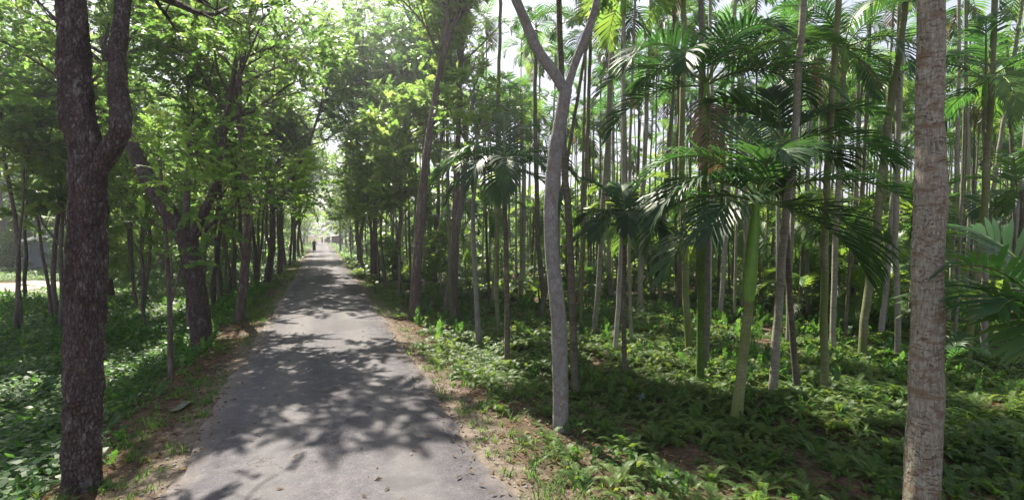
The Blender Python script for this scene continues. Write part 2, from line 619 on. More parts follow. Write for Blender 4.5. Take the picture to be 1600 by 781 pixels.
# ------------------------------------------------------------------ foliage templates
def spray_template(seed, nl=17, L=.5, ll=.115, lw=.04, droop=.25):
    """a twig with leaflets in two rows: x along the twig"""
    g = np.random.default_rng(seed)
    V, Q, TJ = [], [], []
    k = 0
    for i in range(nl):
        f = (i + .6) / nl
        s = 1 if i % 2 else -1
        base = np.array([f * L, 0, -droop * L * f * f])
        if i == nl - 1:
            d = np.array([1, 0, -.3])
        else:
            d = np.array([.55 + .3 * f, s * (1 - .35 * f), g.uniform(-.35, .15)])
        d += g.normal(0, .18, 3)
        d /= np.linalg.norm(d)
        n = np.array([g.normal(0, .35), g.normal(0, .35), 1.])
        w = np.cross(n, d)
        w /= np.linalg.norm(w)
        l = ll * g.uniform(.7, 1.2) * (1 - .3 * abs(f - .5))
        ww = lw * g.uniform(.8, 1.2)
        up = np.cross(d, w)
        V += [base, base + d * l * .45 + w * ww - up * ww * .2, base + d * l - np.array([0, 0, l * .15]), base + d * l * .45 - w * ww - up * ww * .2]
        Q.append((k, k + 1, k + 2, k + 3))
        TJ.append(g.normal(0, .1))
        k += 4
    return np.array(V), np.array(Q), np.array(TJ)


SPR = [spray_template(i) for i in range(5)]
SPR_BIG = [spray_template(20 + i, 11, .5, .21, .075, .3) for i in range(4)]


def lit_gap(w_):
    """gap in the canopy through which the sun reaches the near lane and the fern strip: 1 where a leaf there would block it"""
    h = w_[:, 2] / math.tan(SUN_EL)
    x = w_[:, 0] - h * math.sin(SUN_AZ)
    y = w_[:, 1] - h * math.cos(SUN_AZ)
    f = np.sin(x * 2.3 + 1.0) * np.sin(y * 1.7 + .5) + .6 * np.sin(x * 4.1 + y * 3.3)
    on = (np.abs(x - .25) < 1.05 + .25 * f) & (y > 4.2) & (y < 8.0 + 1.0 * f) & (f > -.7)
    for q_ in STRIP:
        on |= (x - q_.x) ** 2 + (y - q_.y) ** 2 < 3.0
    return on


def put_sprays(mb, spr, g, tmpl=SPR, scale=1.0, mat=0, flat=1.0, tint0=.5, tsd=.18, origin=None):
    """spr: list of (pos, dir)"""
    pos = np.array([s[0] for s in spr])
    fw = np.array([s[1] for s in spr])
    if origin is not None:
        k = ~lit_gap(pos + np.array(origin)) | (g.uniform(0, 1, len(pos)) < .02)
        pos, fw = pos[k], fw[k]
    n = len(pos)
    fw = fw + g.normal(0, .45, (n, 3)) * np.array([1, 1, .6 * flat])
    up = np.tile([0, 0, 1.], (n, 1)) + g.normal(0, .35, (n, 3))
    rot = mats_from(fw, up)
    sc = np.asarray(scale) * g.uniform(.7, 1.25, n)
    tint = tint0 + g.normal(0, tsd, n)
    which = g.integers(0, len(tmpl), n)
    for w in range(len(tmpl)):
        k = which == w
        tv, tq, tj = tmpl[w]
        mb.inst(tv, tq, pos[k], rot[k], sc[k], tint[k], mat, tj)


def polyline(g, start, d, length, n, trop=(0, 0, .1), jit=.12):
    d = np.array(d, float)
    d /= np.linalg.norm(d)
    pts = [np.array(start, float)]
    for i in range(n):
        d = d + np.array(trop) + g.normal(0, jit, 3)
        d /= np.linalg.norm(d)
        pts.append(pts[-1] + d * length / n)
    return np.array(pts)


def interp(pts, t):
    f = t * (len(pts) - 1)
    i = min(int(f), len(pts) - 2)
    return pts[i] + (pts[i + 1] - pts[i]) * (f - i), pts[i + 1] - pts[i]


def grow(mb, spr, g, pts, r0, r1, depth, P, sides=8, start=.35):
    """tube along pts plus branches from it; twigs end in sprays"""
    n = len(pts)
    rad = r0 + (r1 - r0) * np.linspace(0, 1, n)
    mb.tube(pts, rad, sides, .10 if sides > 7 else 0, int(g.integers(1e6)))
    total = np.linalg.norm(np.diff(pts, axis=0), axis=1).sum()
    if depth >= P['depth']:
        for k in range(P['spr']):
            p, d = interp(pts, .2 + .8 * (k + g.uniform(0, 1)) / P['spr'])
            sd = d / np.linalg.norm(d) + g.normal(0, .8, 3) * np.array([1, 1, .35])
            spr.append((p + g.normal(0, .07, 3), sd))
        spr.append((pts[-1], pts[-1] - pts[-2]))
        return
    nc = P['n'][depth]
    phi = g.uniform(0, 6.28)
    for k in range(nc):
        t = start + (1 - start) * (k + g.uniform(.2, .9)) / nc
        p, d = interp(pts, min(t, .999))
        d = d / np.linalg.norm(d)
        phi += 2.4 + g.normal(0, .3)
        a = np.cross(d, [0.3, .2, 1.0])
        a /= np.linalg.norm(a) + 1e-9
        c = np.cross(d, a)
        ang = R(P['ang'][depth]) * g.uniform(.75, 1.2)
        sd = a * math.cos(phi) + c * math.sin(phi)
        nd = d * math.cos(ang) + sd * math.sin(ang)
        nd = nd + np.array([*P.get('bias', (0, 0)), 0]) * (1 if depth == 0 else .5)
        nd[2] = nd[2] * P['flat'] + P.get('lift', .1)
        L = P['len'][depth] * g.uniform(.7, 1.25) * (1 - .35 * (t - start) / (1 - start + 1e-6))
        rr = max(.006, min((r0 + (r1 - r0) * t) * P['rr'], .035 * L + .004))
        sub = polyline(g, p, nd, L, 6 if depth == 0 else 4, (0, 0, P['trop'][depth]), .13)
        grow(mb, spr, g, sub, rr, rr * .35, depth + 1, P, 6 if depth == 0 else 4, .3)


SPREAD = dict(depth=3, n=(8, 5, 4), len=(3.3, 1.6, .8), ang=(55, 50, 45), flat=.75, lift=.25, trop=(.05, .03, 0), rr=.6, spr=3)
UPRIGHT = dict(depth=3, n=(8, 5, 4), len=(2.4, 1.2, .6), ang=(45, 45, 45), flat=.9, lift=.15, trop=(.08, .03, 0), rr=.6, spr=4)
SAPLING = dict(depth=2, n=(9, 4), len=(1.1, .5), ang=(60, 45), flat=.8, lift=.1, trop=(.02, -.03), rr=.5, spr=4)
SHRUB = dict(depth=2, n=(8, 5), len=(.9, .5), ang=(50, 50), flat=.9, lift=.2, trop=(.02, -.02), rr=.5, spr=5)


def build_tree(name, seed, stems, P, bark, leaf, tmpl=SPR, lscale=1.0, start=.4, extra=(), origin=None, tint0=.5, sides=12):
    """returns trunk mesh and crown mesh. stems: list of (points, r0, r1, bears)"""
    g = np.random.default_rng(seed)
    tb, cb, spr = MB(), MB(), []
    for st in stems:
        pts, r0, r1 = np.array(st[0], float), st[1], st[2]
        if origin is not None:
            pts = pts - np.array(origin)
        # resample with a little wobble
        k = max(8, int(len(pts) * (30 if sides >= 30 else 6)))
        tt = np.linspace(0, 1, k)
        acc = np.concatenate([[0], np.cumsum(np.linalg.norm(np.diff(pts, axis=0), axis=1))])
        acc /= acc[-1]
        pp = np.stack([np.interp(tt, acc, pts[:, i]) for i in range(3)], -1)
        for _ in range(3):
            pp[1:-1] = .25 * pp[:-2] + .5 * pp[1:-1] + .25 * pp[2:]
        if len(st) > 3 and st[3] == 'bare':
            rad = r0 + (r1 - r0) * tt
            if len(st) > 4:
                rad = rad * (1 + st[4] * np.exp(-tt * acc.size * 6))
            tb.tube(pp, rad, sides, .08, seed)
        else:
            grow(tb, spr, g, pp, r0, r1, 0, P, sides, st[3] if len(st) > 3 else start)
    put_sprays(cb, spr, g, tmpl, lscale, 0, 1.0, tint0, origin=origin)
    return tb.mesh(name + '_trunk', M[bark]), cb.mesh(name + '_crown', M[leaf])


def vstem(seed, H, lean=(0, 0), n=7, wob_=.12):
    g = np.random.default_rng(seed)
    p = np.array([[lean[0] * (t ** 1.2) * H, lean[1] * (t ** 1.2) * H, t * H - (.35 if t == 0 else 0)] for t in np.linspace(0, 1, n)])
    p[1:, :2] += np.cumsum(g.normal(0, wob_, (n - 1, 2)), 0)
    return p


TREE_COUNT = [0]


def tree_thing(name, meshes, label, loc, rz=0, group=None, s=1.0, cat='tree', lean=None):
    t = thing(name, label, cat, loc, group, rz)
    t.scale = (s, s, s)
    a = link('trunk', meshes[0], t)
    c = link('crown', meshes[1], t)
    return t


# ------------------------------------------------------------------ palms
def frond(mb, g, L=2.0, nl=34, e0=50, droop=95, ll=.55, lw=.022, vee=.25, hang=.9, az=0., base=(0, 0, 0), tint=.5, mat=0, rmat=1, petiole=.16, side_curl=0., segs=3):
    """arched feather leaf starting at base and heading along azimuth az"""
    n = 22
    s = np.linspace(0, 1, n)
    el = R(e0) - R(droop) * s ** 1.35
    dx = np.cos(el)
    dz = np.sin(el)
    px = np.concatenate([[0], np.cumsum((dx[1:] + dx[:-1]) / 2)]) * L / (n - 1)
    pz = np.concatenate([[0], np.cumsum((dz[1:] + dz[:-1]) / 2)]) * L / (n - 1)
    py = side_curl * L * s ** 2
    pts = np.stack([px, py, pz], -1)
    ca, sa = math.cos(az), math.sin(az)
    A = np.array([[ca, -sa, 0], [sa, ca, 0], [0, 0, 1]])
    B = np.array(base, float)
    rad = .016 * L * (1 - .85 * s) * .6 + .002
    mb.tube((pts @ A.T) + B, rad, 5, mat=rmat, tint=tint)
    prof_w = np.array([.55, 1.0, .8, .08]) if segs == 3 else np.array([.6, 1, .06])
    V, Q, T = [], [], []
    k = 0
    for sgn in (-1, 1):
        for i in range(nl):
            f = petiole + (1 - petiole) * (i + g.uniform(.2, .8)) / nl
            x = f * (n - 1)
            a = min(int(x), n - 2)
            p = pts[a] + (pts[a + 1] - pts[a]) * (x - a)
            tg = pts[a + 1] - pts[a]
            tg = tg / np.linalg.norm(tg)
            lat = np.array([0, sgn, 0.])
            nrm = np.cross(tg, np.array([0, 1., 0]))
            nrm = -nrm if nrm[2] < 0 and abs(tg[2]) < .9 else nrm
            ff = (f - petiole) / (1 - petiole)
            length = ll * (0.55 + .75 * math.sin(math.pi * min(1, ff * .85 + .12)) ** .8) * (1 - .35 * ff ** 4) * g.uniform(.88, 1.08)
            d = tg * (.45 + .75 * ff) + lat * (1 - .45 * ff) + nrm * vee * g.uniform(.5, 1.4)
            d /= np.linalg.norm(d)
            c = p.copy()
            wdir = tg - d * np.dot(tg, d)
            wdir /= np.linalg.norm(wdir) + 1e-9
            hg = hang * g.uniform(.7, 1.3)
            for j in range(segs + 1):
                w = wdir * lw * prof_w[j]
                V += [c - w, c + w]
                if j < segs:
                    Q.append((k + 2 * j, k + 2 * j + 1, k + 2 * j + 3, k + 2 * j + 2))
                    T.append(tint + g.normal(0, .03))
                    c = c + d * length / segs
                    d = d + np.array([0, 0, -hg * (.35 + .25 * j)])
                    d /= np.linalg.norm(d)
            # one jitter per leaflet
            jt = g.normal(0, .09)
            for j in range(segs):
                T[-1 - j] = tint + jt
            k += 2 * (segs + 1)
    V = np.array(V) @ A.T + B
    mb.add(V, Q, np.array(T), mat)


def frond_mesh(name, seed, leaf='palm_leaf', **kw):
    g = np.random.default_rng(seed)
    b = MB()
    frond(b, g, **kw)
    return b.mesh(name, [M[leaf], M['rachis']])


def crown_mesh(name, seed, n=9, L=1.9, leaf='palm_leaf_far', nl=22, ll=.5, lw=.03, tint=.5, dead=0, segs=2):
    g = np.random.default_rng(seed)
    b = MB()
    for i in range(n):
        f = i / max(1, n - 1)
        frond(b, g, L * g.uniform(.85, 1.1), nl, 78 - 95 * f ** 1.1 + g.normal(0, 6), 70 + 45 * g.uniform(.4, 1.2), ll, lw, .25, .8, i * 2.4 + g.normal(0, .2), (0, 0, -.12 * f), tint + .12 * g.normal(), segs=segs, side_curl=g.normal(0, .1))
    mats = [M[leaf], M['rachis']]
    if dead:
        mats.append(M['dead_leaf'])
        for i in range(dead):
            frond(b, g, L * .8, nl // 2, -50, 45, ll * .8, lw, .1, 1.2, g.uniform(0, 6.28), (0, 0, -.25), .5, mat=2, rmat=2, segs=segs)
    return b.mesh(name, mats)


def palm_trunk(name, H, r0, r1, bark, seed, sides=9, bend=.12, shaft=True, flare=1.35, kink=.012):
    """tapering ringed stem; a smooth green crownshaft on top is returned as its own mesh"""
    g = np.random.default_rng(seed)
    n = max(14, int(H * 3))
    t = np.linspace(0, 1, n)
    a = g.uniform(0, 6.28)
    p = np.stack([bend * np.sin(t * 2.4 + a) - bend * math.sin(a) + np.cumsum(g.normal(0, kink, n)), bend * np.cos(t * 2.9 + a) - bend * math.cos(a) + np.cumsum(g.normal(0, kink, n)), t * H - .25 * (1 - t) ** 8], -1)
    r = (r0 + (r1 - r0) * t) * (1 + (flare - 1) * np.exp(-t * H / .18))
    b = MB()
    b.tube(p, r, sides, .03, seed)
    me = b.mesh(name, M[bark])
    top = p[-1]
    d = p[-1] - p[-2]
    d /= np.linalg.norm(d)
    return me, top, d


def shaft_mesh(name, L, r, top_r):
    b = MB()
    t = np.linspace(0, 1, 7)
    rr = np.interp(t, [0, .15, .5, 1], [r, r * 1.25, r * 1.1, top_r])
    b.tube(np.stack([0 * t, 0 * t, t * L], -1), rr, 10)
    return b.mesh(name, M['crownshaft'])


# tall plantation palms: shared meshes
TALL = {}
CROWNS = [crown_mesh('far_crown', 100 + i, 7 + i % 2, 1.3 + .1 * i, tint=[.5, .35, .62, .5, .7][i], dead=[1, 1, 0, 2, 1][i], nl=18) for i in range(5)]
SHAFT = shaft_mesh('crownshaft', .75, .06, .035)
for bk in ('palm_grey', 'palm_dark', 'palm_moss', 'palm_pale'):
    TALL[bk] = []
    for i, H in enumerate((8.2, 9.6, 11.0, 12.4)):
        TALL[bk].append((*palm_trunk('tall_palm_trunk', H, .085, .058, bk, 300 + i, 9, [.10, .16, .22, .14][i]), H))


def tall_palm(base, lean, bark, variant, s, wr, label, group, roll, crown):
    me, top, d, H = TALL[bark][variant]
    t = thing('areca_palm', label, 'palm tree', base, group)
    t.rotation_mode = 'QUATERNION'
    t.rotation_quaternion = lean_quat(lean, roll)
    t.scale = (1, 1, 1)
    tr = link('trunk', me, t)
    tr.scale = (wr, wr, s)
    sh = link('crownshaft', SHAFT, t)
    sh.location = (top[0] * wr, top[1] * wr, top[2] * s - .02)
    cr = link('crown', CROWNS[crown], t)
    cr.location = (top[0] * wr, top[1] * wr, top[2] * s + .66)
    cr.rotation_euler = (0, 0, roll * 1.7)
    return t

_g = np.random.default_rng(4)
GLADES = []
for _k in range(26):
    _d = _g.uniform(11, 34)
    _p = at(_g.uniform(640, 1600), 400, _d)
    GLADES.append(Vector((_p.x, _p.y, gzf(_p.x, _p.y))))


def shades(base, lean, v_):
    H = (8.2, 9.6, 11.0, 12.4)[v_] + .6
    n_ = 0
    for q_ in STRIP + GLADES:
        h = H - (q_.z + .5)
        cx = base[0] + lean[0] / lean[2] * H - h / math.tan(SUN_EL) * math.sin(SUN_AZ)
        cy = base[1] + lean[1] / lean[2] * H - h / math.tan(SUN_EL) * math.cos(SUN_AZ)
        if (cx - q_.x) ** 2 + (cy - q_.y) ** 2 < 2.0 ** 2:
            n_ += 1
    return n_


# (base px, base py, upper px, upper py, width px, bark, height variant, label)
NAMED = [
    (902, 622, 899, 200, 13, 'palm_dark', 1, 'dark brown slender trunk close behind the pale forked tree'),
    (927, 522, 938, 150, 9, 'palm_grey', 2, 'thin grey palm rising between the dark trunk and the low broad-leaved palm'),
    (1000, 492, 1004, 120, 10, 'palm_grey', 3, 'straight grey palm just past the low palm with yellowing frond'),
    (1056, 492, 1062, 100, 10, 'palm_dark', 2, 'dark palm trunk standing alone left of a pair of thicker trunks'),
    (1080, 552, 1086, 150, 13, 'palm_moss', 1, 'left palm of a close pair with moss green bark before the fern clearing'),
    (1104, 582, 1112, 200, 13, 'palm_grey', 1, 'right palm of a close pair with pale ringed bark before the fern clearing'),
    (1124, 496, 1129, 200, 9, 'palm_pale', 3, 'whitish lit palm trunk behind the close pair of trunks'),
    (1204, 620, 1226, 0, 16, 'palm_grey', 1, 'grey palm with flared foot just right of the bright green young palm'),
    (1290, 612, 1312, 0, 15, 'palm_moss', 1, 'mossy palm whose foot stands at the near edge of the sunlit ferns'),
    (1350, 562, 1384, 20, 16, 'palm_moss', 2, 'green mossy palm leaning gently away, sunlit along one side'),
    (1374, 527, 1396, 60, 11, 'palm_pale', 3, 'pale palm directly behind the green mossy leaning one'),
    (1400, 557, 1424, 60, 12, 'palm_grey', 2, 'slim grey palm last before the thick foreground palm trunk'),
    (1232, 540, 1247, 250, 9, 'palm_grey', 3, 'thin palm between the flared-foot palm and the mossy one'),
    (1512, 562, 1532, 80, 15, 'palm_moss', 2, 'greenish palm first past the thick foreground trunk on its far side'),
    (1534, 502, 1562, 150, 10, 'palm_grey', 2, 'slender grey palm second past the thick foreground trunk'),
    (1566, 482, 1592, 100, 12, 'palm_pale', 3, 'whitish palm third past the thick foreground trunk, near the frame edge'),
    (850, 490, 848, 150, 9, 'palm_dark', 2, 'dark slim palm seen just before the pale forked tree'),
    (812, 474, 814, 200, 8, 'palm_grey', 2, 'thin grey palm behind the dark ringed young palm'),
    (769, 482, 771, 250, 9, 'palm_grey', 1, 'grey palm standing by the leaning pale stem near the road'),
    (1033, 472, 1037, 150, 8, 'palm_moss', 2, 'thin mossy palm behind the yellowing low palm'),
    (1160, 480, 1166, 150, 9, 'palm_grey', 1, 'grey palm mostly hidden behind the bright green young palm'),
    (905, 490, 909, 150, 8, 'palm_dark', 1, 'narrow dark palm hidden behind the dark brown slender trunk'),
    (955, 470, 958, 150, 8, 'palm_grey', 3, 'thin grey palm over the head of the low broad-leaved palm'),
    (1265, 500, 1278, 150, 9, 'palm_pale', 1, 'pale lit palm in the ferns between two mossy palms'),
    (1480, 500, 1492, 150, 9, 'palm_grey', 3, 'grey palm half hidden by the thick foreground palm trunk'),
    (1328, 495, 1342, 150, 8, 'palm_dark', 3, 'dark thin palm behind the green mossy leaning one'),
]
used = []
for k, (bx, by, tx, ty, w, bk, va, lab) in enumerate(NAMED):
    p, d = ground(bx, by)
    q_ = at(tx, ty, d)
    ln = (q_ - p).normalized()
    ln = Vector((ln.x, ln.y, ln.z))
    wr = .85 * math.cos(math.atan((bx - 800) / 800)) * (w / 800 * d / 2) / .078
    va = min(range(4), key=lambda v_: (shades((p.x, p.y), ln, v_), (v_ - va) % 4))
    tall_palm(p, ln, bk, va, random.uniform(.97, 1.06), wr, lab, 'tall plantation palms', k * 1.3, [0, 1, 2, 3, 4][k % 5])
    used.append((p.x, p.y))

# plantation behind, on a loose grid
BANDS = [
    (18, 'slender ringed palm in the front ranks of the plantation among ferns'),
    (26, 'thin palm trunk in the middle ranks of the plantation'),
    (36, 'thin distant palm trunk deep in the plantation'),
    (60, 'hair-thin far palm trunk against the bright back of the plantation'),
]
g = np.random.default_rng(77)
cand = []
for ix in range(40):
    for iy in range(-12, 60):
        x = 4.3 + ix * 1.75 + g.normal(0, .45)
        y = iy * 1.75 + g.normal(0, .45)
        d = depth(x, y)
        sd = side(x, y)
        if d < 12.5 or d > 42 or abs(sd) > d * 1.04 + 1.5 or x < 3.4:
            continue
        keep = .36 if d < 18 else (.9 if d < 32 else .85)
        if g.uniform() > keep:
            continue
        if any((x - a) ** 2 + (y - b_) ** 2 < 1.0 for a, b_ in used):
            continue
        cand.append((d, x, y))
cand.sort()
for d, x, y in cand[:290]:
    bk = ['palm_grey', 'palm_pale', 'palm_dark', 'palm_moss', 'palm_pale'][g.integers(5)]  # palm_pale listed twice: sunlit look of far trunks put into bark colour
    lab = next(l for m_, l in BANDS if d <= m_)
    wr = g.uniform(.5, .8)
    ln = Vector((g.normal(0, .014), g.normal(0, .014), 1))
    v_ = int(g.integers(4))
    if shades((x, y), ln, v_):
        v_ = min(range(4), key=lambda k_: shades((x, y), ln, k_))
        if shades((x, y), ln, v_):
            continue
    tall_palm((x, y, gzf(x, y)), ln, bk, v_, g.uniform(.85, 1.12), wr, lab, 'tall plantation palms', g.uniform(0, 6.28), int(g.integers(5)))
    used.append((x, y))
print('plantation palms', min(len(cand), 255))

# young palms with every frond its own part
FR = {}


def young_palm(name, label, base, crown_at, r, bark, fronds, L, shaft_len, seed, leaf='palm_leaf', ll=.5, lw=.026, nl=30, group='young palms of the understorey', hang=.9, yellow=(), dead=()):
    """fronds: list of (azimuth deg measured from the view's right-hand side, start elevation, droop, length factor)"""
    base = Vector(base)
    t = thing(name, label, 'palm tree', base, group)
    v = Vector(crown_at) - base
    H = v.length
    Ht = max(.25, H - shaft_len)
    me, top, d = palm_trunk(name + '_trunk', Ht, r, r * .8, bark, seed, 12, .03, kink=.004)
    rot = lean_quat(v)
    a = link('trunk', me, t)
    a.rotation_mode = 'QUATERNION'
    a.rotation_quaternion = rot
    topw = rot @ Vector(top)
    s = link('crownshaft', shaft_mesh('crownshaft', shaft_len + .05, r * .95, r * .5), t)
    s.location = topw - rot @ Vector((0, 0, .02))
    s.rotation_mode = 'QUATERNION'
    s.rotation_quaternion = rot
    cpos = topw + rot @ Vector((0, 0, shaft_len * .93))
    g = np.random.default_rng(seed + 5)
    for i, (az, e0, dr, lf) in enumerate(fronds):
        me = frond_mesh('frond', seed * 31 + i, 'palm_leaf_yellow' if i in yellow else leaf, L=L * lf, nl=nl, e0=e0, droop=dr, ll=ll, lw=lw, hang=hang * g.uniform(.8, 1.2), tint=.45 + g.normal(0, .12), side_curl=g.normal(0, .06))
        f = link('frond', me, t)
        if i in yellow:
            f['label'] = 'yellowing lower frond'
        f.location = cpos + Vector((0, 0, -.03 * (i % 3)))
        f.rotation_euler = (0, 0, -YAW + R(az))
    for i, az in enumerate(dead):
        f = link('dead_frond', frond_mesh('dead_frond', seed * 57 + i, 'dead_leaf', L=L * .8, nl=nl // 2, e0=-38, droop=50, ll=ll * .8, lw=lw, vee=.05, hang=1.4, tint=.75), t)
        f['label'] = 'dry brown frond hanging down'
        f.location = cpos - Vector((0, 0, .12))
        f.rotation_euler = (0, 0, -YAW + R(az))
    return t


def ring(n, e_hi, e_lo, dr, seed, az0=0):
    g = np.random.default_rng(seed)
    return [(az0 + i * 137.5 + g.normal(0, 12), e_hi + (e_lo - e_hi) * (i / max(1, n - 1)) + g.normal(0, 5), dr * g.uniform(.8, 1.2), g.uniform(.85, 1.1)) for i in range(n)]


# the bright green young palm in the middle of the right half
p, d = ground(1150, 662)
young_palm('young_palm', 'young palm with bright green upper stem and long dark drooping fronds', p, at(1178, 300, d), .085, 'palm_moss',
           [(172, 60, 125, 1.0), (200, 35, 110, .95), (222, 15, 80, .75), (5, 48, 80, 1.2), (335, 30, 95, 1.1), (350, 5, 80, 1.0), (20, 60, 100, 1.0), (150, 20, 100, .95),
            (190, -10, 60, .9), (340, -15, 55, .9), (90, 78, 60, .9), (120, 45, 100, .95), (50, 50, 100, 1.0), (262, 66, 110, .75)],
           2.2, 1.65, 41, ll=.66, lw=.021, nl=36, hang=.75)
used.append((p.x, p.y))
# dark tall-crowned palm
p, d = ground(1094, 600)
young_palm('young_palm', 'taller palm whose great dark fronds spread over the close pair of trunks', p, at(1102, 125, d), .075, 'palm_green',
           [(180, 35, 95, 1.05), (205, 55, 120, 1.0), (160, 10, 80, 1.0), (235, 40, 110, .9), (320, 20, 80, 1.1), (345, 48, 80, 1.1), (20, 60, 60, 1.1), (60, 70, 60, 1.0), (120, 50, 90, 1.0), (285, 60, 110, .9), (0, 30, 95, 1.0)],
           2.3, .9, 42, ll=.68, lw=.022, nl=34, hang=.6, dead=(250, 60))
p, d = ground(1246, 612)
young_palm('young_palm', 'palm holding a long level frond above the sunlit ferns', p, at(1222, 215, d), .06, 'palm_dark',
           [(8, 42, 62, 1.1), (30, 55, 95, 1.0), (345, 20, 70, .95), (165, 60, 70, .8), (120, 60, 80, .9), (75, 75, 50, .8)],
           2.0, .7, 43, ll=.55, lw=.030, nl=26, hang=.6)
# dark ringed young palm near the road
p, d = ground(792, 572)
young_palm('young_palm', 'young palm on a dark ringed stem with drooping fronds, nearest the road', p, at(787, 265, d), .06, 'palm_dark',
           [(180, 35, 110, 1.0), (205, 55, 140, .9), (240, 40, 130, .9), (275, 30, 115, 1.0), (310, 40, 120, .9), (345, 35, 100, 1.0), (15, 50, 110, 1.0), (150, 55, 115, 1.0), (260, 10, 90, .8), (195, 5, 80, .85), (330, 5, 85, .85), (90, 80, 60, 1.1), (60, 70, 70, 1.1)],
           1.8, .6, 44, ll=.50, lw=.021, nl=32, hang=.9)
p, d = ground(976, 587)
young_palm('young_palm', 'low palm with one yellowing frond and a broad upright leaf', p, at(978, 345, d), .055, 'palm_dark',
           [(160, 70, 55, .9), (200, 55, 170, .75), (330, 55, 165, .75), (350, -5, 60, .95), (20, 60, 95, .9), (185, 5, 60, .9), (265, 50, 150, .7), (225, 35, 120, .8), (310, 30, 120, .8), (90, 75, 70, .9), (140, 45, 100, .85)],
           1.5, .5, 45, ll=.46, lw=.034, nl=22, yellow=(3,))
p, d = ground(845, 500)
young_palm('young_palm', 'tall young palm whose dark crown hangs behind the fork of the pale tree', p, at(918, 45, d), .07, 'palm_dark', ring(11, 75, -15, 95, 8), 2.3, .7, 46, ll=.55, lw=.02, nl=32, hang=.7, dead=(300,))
p, d = ground(1302, 545)
young_palm('young_palm', 'palm with a crown of spreading fronds high above the sunlit ferns', p, at(1318, 70, d), .075, 'palm_grey', ring(11, 78, -20, 90, 9, 30), 2.4, .7, 47, ll=.58, lw=.021, nl=32, hang=.7, dead=(200, 330))
p, d = ground(1536, 560)
young_palm('young_palm', 'light green feathery palm beyond the thick foreground trunk', p, at(1545, 120, d), .07, 'palm_grey', ring(10, 75, -10, 85, 10, 90), 2.2, .7, 48, 'palm_leaf_far', ll=.55, lw=.028)
# clump at the frame edge close to the camera
b0 = at(1665, 620, 4.6)
b0 = Vector((b0.x, b0.y, gzf(b0.x, b0.y)))
young_palm('young_palm', 'low broad-leaved palm at the near edge of the picture by the thick trunk', b0, b0 + Vector((0, 0, 2.05)), .05, 'palm_green',
           [(178, 60, 85, 1.1), (200, 45, 75, .9), (160, 50, 90, .9), (225, 30, 80, .8), (270, 50, 100, .8), (20, 50, 90, 1), (330, 50, 100, 1), (95, 75, 60, 1)],
           1.25, .35, 49, 'palm_leaf_far', ll=.55, lw=.026, nl=16, hang=.45)
p, d = ground(1475, 590)
young_palm('palm_seedling', 'tiny palm seedling with striped leaflets beside the thick foreground trunk', p, p + Vector((0, 0, .45)), .03, 'palm_green', ring(6, 70, 20, 80, 12), .8, .2, 50, 'palm_leaf_far', ll=.35, lw=.02, nl=12)

# understorey palms farther in: shared low crowns
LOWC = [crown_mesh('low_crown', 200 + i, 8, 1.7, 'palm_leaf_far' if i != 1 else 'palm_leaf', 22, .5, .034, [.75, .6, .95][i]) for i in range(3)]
LOWT = [palm_trunk('low_trunk', h, .06, .045, 'palm_dark', 210 + i, 8, .05)[0] for i, h in enumerate((.9, 2.2, 3.8))]
g = np.random.default_rng(19)
cnt = 0
for _ in range(900):
    if cnt >= 75:
        break
    d = g.uniform(13, 46)
    px = g.uniform(560, 1610)
    sd = (px - 800) / 800 * d
    x = sd * math.cos(YAW) + d * math.sin(YAW)
    y = -sd * math.sin(YAW) + d * math.cos(YAW)
    if x < 4.2 or any((x - a) ** 2 + (y - b_) ** 2 < .5 for a, b_ in used) or any((x + h_ * .117 - q_.x) ** 2 + (y - h_ * .831 - q_.y) ** 2 < 3.2 for q_ in STRIP for h_ in (1, 2.5, 4)):
        continue
    used.append((x, y))
    k = int(g.integers(3))
    t = thing('understorey_palm', ['stemless feathery young palm bushing out of the ferns', 'waist high young palm between plantation trunks', 'half-grown feathery palm below the tall plantation crowns'][k], 'palm tree', (x, y, gzf(x, y)), 'half-grown palms of the plantation', g.uniform(0, 6.28))
    link('trunk', LOWT[k], t)
    c = link('crown', LOWC[int(g.integers(3))], t)
    c.location = (0, 0, (.9, 2.2, 3.8)[k] - .03)
    s_ = g.uniform(.8, 1.25)
    t.scale = (s_, s_, s_)
    cnt += 1

# thick palm trunk in the foreground
b0 = at(1438, 860, 4.55)
b0 = Vector((b0.x, b0.y, gzf(b0.x, b0.y)))
pts = [b0 - Vector((0, 0, .2))] + [at(px, py, 4.55 + .1 * (i / 6)) for i, (px, py) in enumerate(((1439, 781), (1446, 640), (1449, 520), (1449, 400), (1455, 300), (1452, 190), (1455, 60), (1448, -500), (1440, -1350)))]
wpx = [62, 60, 58, 54, 53, 54, 47, 46, 44, 42]
t = thing('coconut_palm', 'thick grey-brown palm trunk with broken bands, close in the foreground', 'palm tree', b0)
mb = MB()
P_ = np.array([list(q_ - b0) for q_ in pts])
k = 150
tt = np.linspace(0, 1, k)
acc = np.linspace(0, 1, len(P_))
pp = np.stack([np.interp(tt, acc, P_[:, i]) for i in range(3)], -1)
for _ in range(3):
    pp[1:-1] = .25 * pp[:-2] + .5 * pp[1:-1] + .25 * pp[2:]
mb.tube(pp, np.interp(tt, acc, np.array(wpx)) / 800 * 4.55 / 2 * .80, 40, .05, 5)
link('trunk', mb.mesh('coconut_trunk', M['big_palm']), t)
c = link('crown', crown_mesh('coconut_crown', 400, 16, 3.2, 'palm_leaf', 40, .75, .03, .5, 2, 3), t)
c.location = Vector(pp[-1])

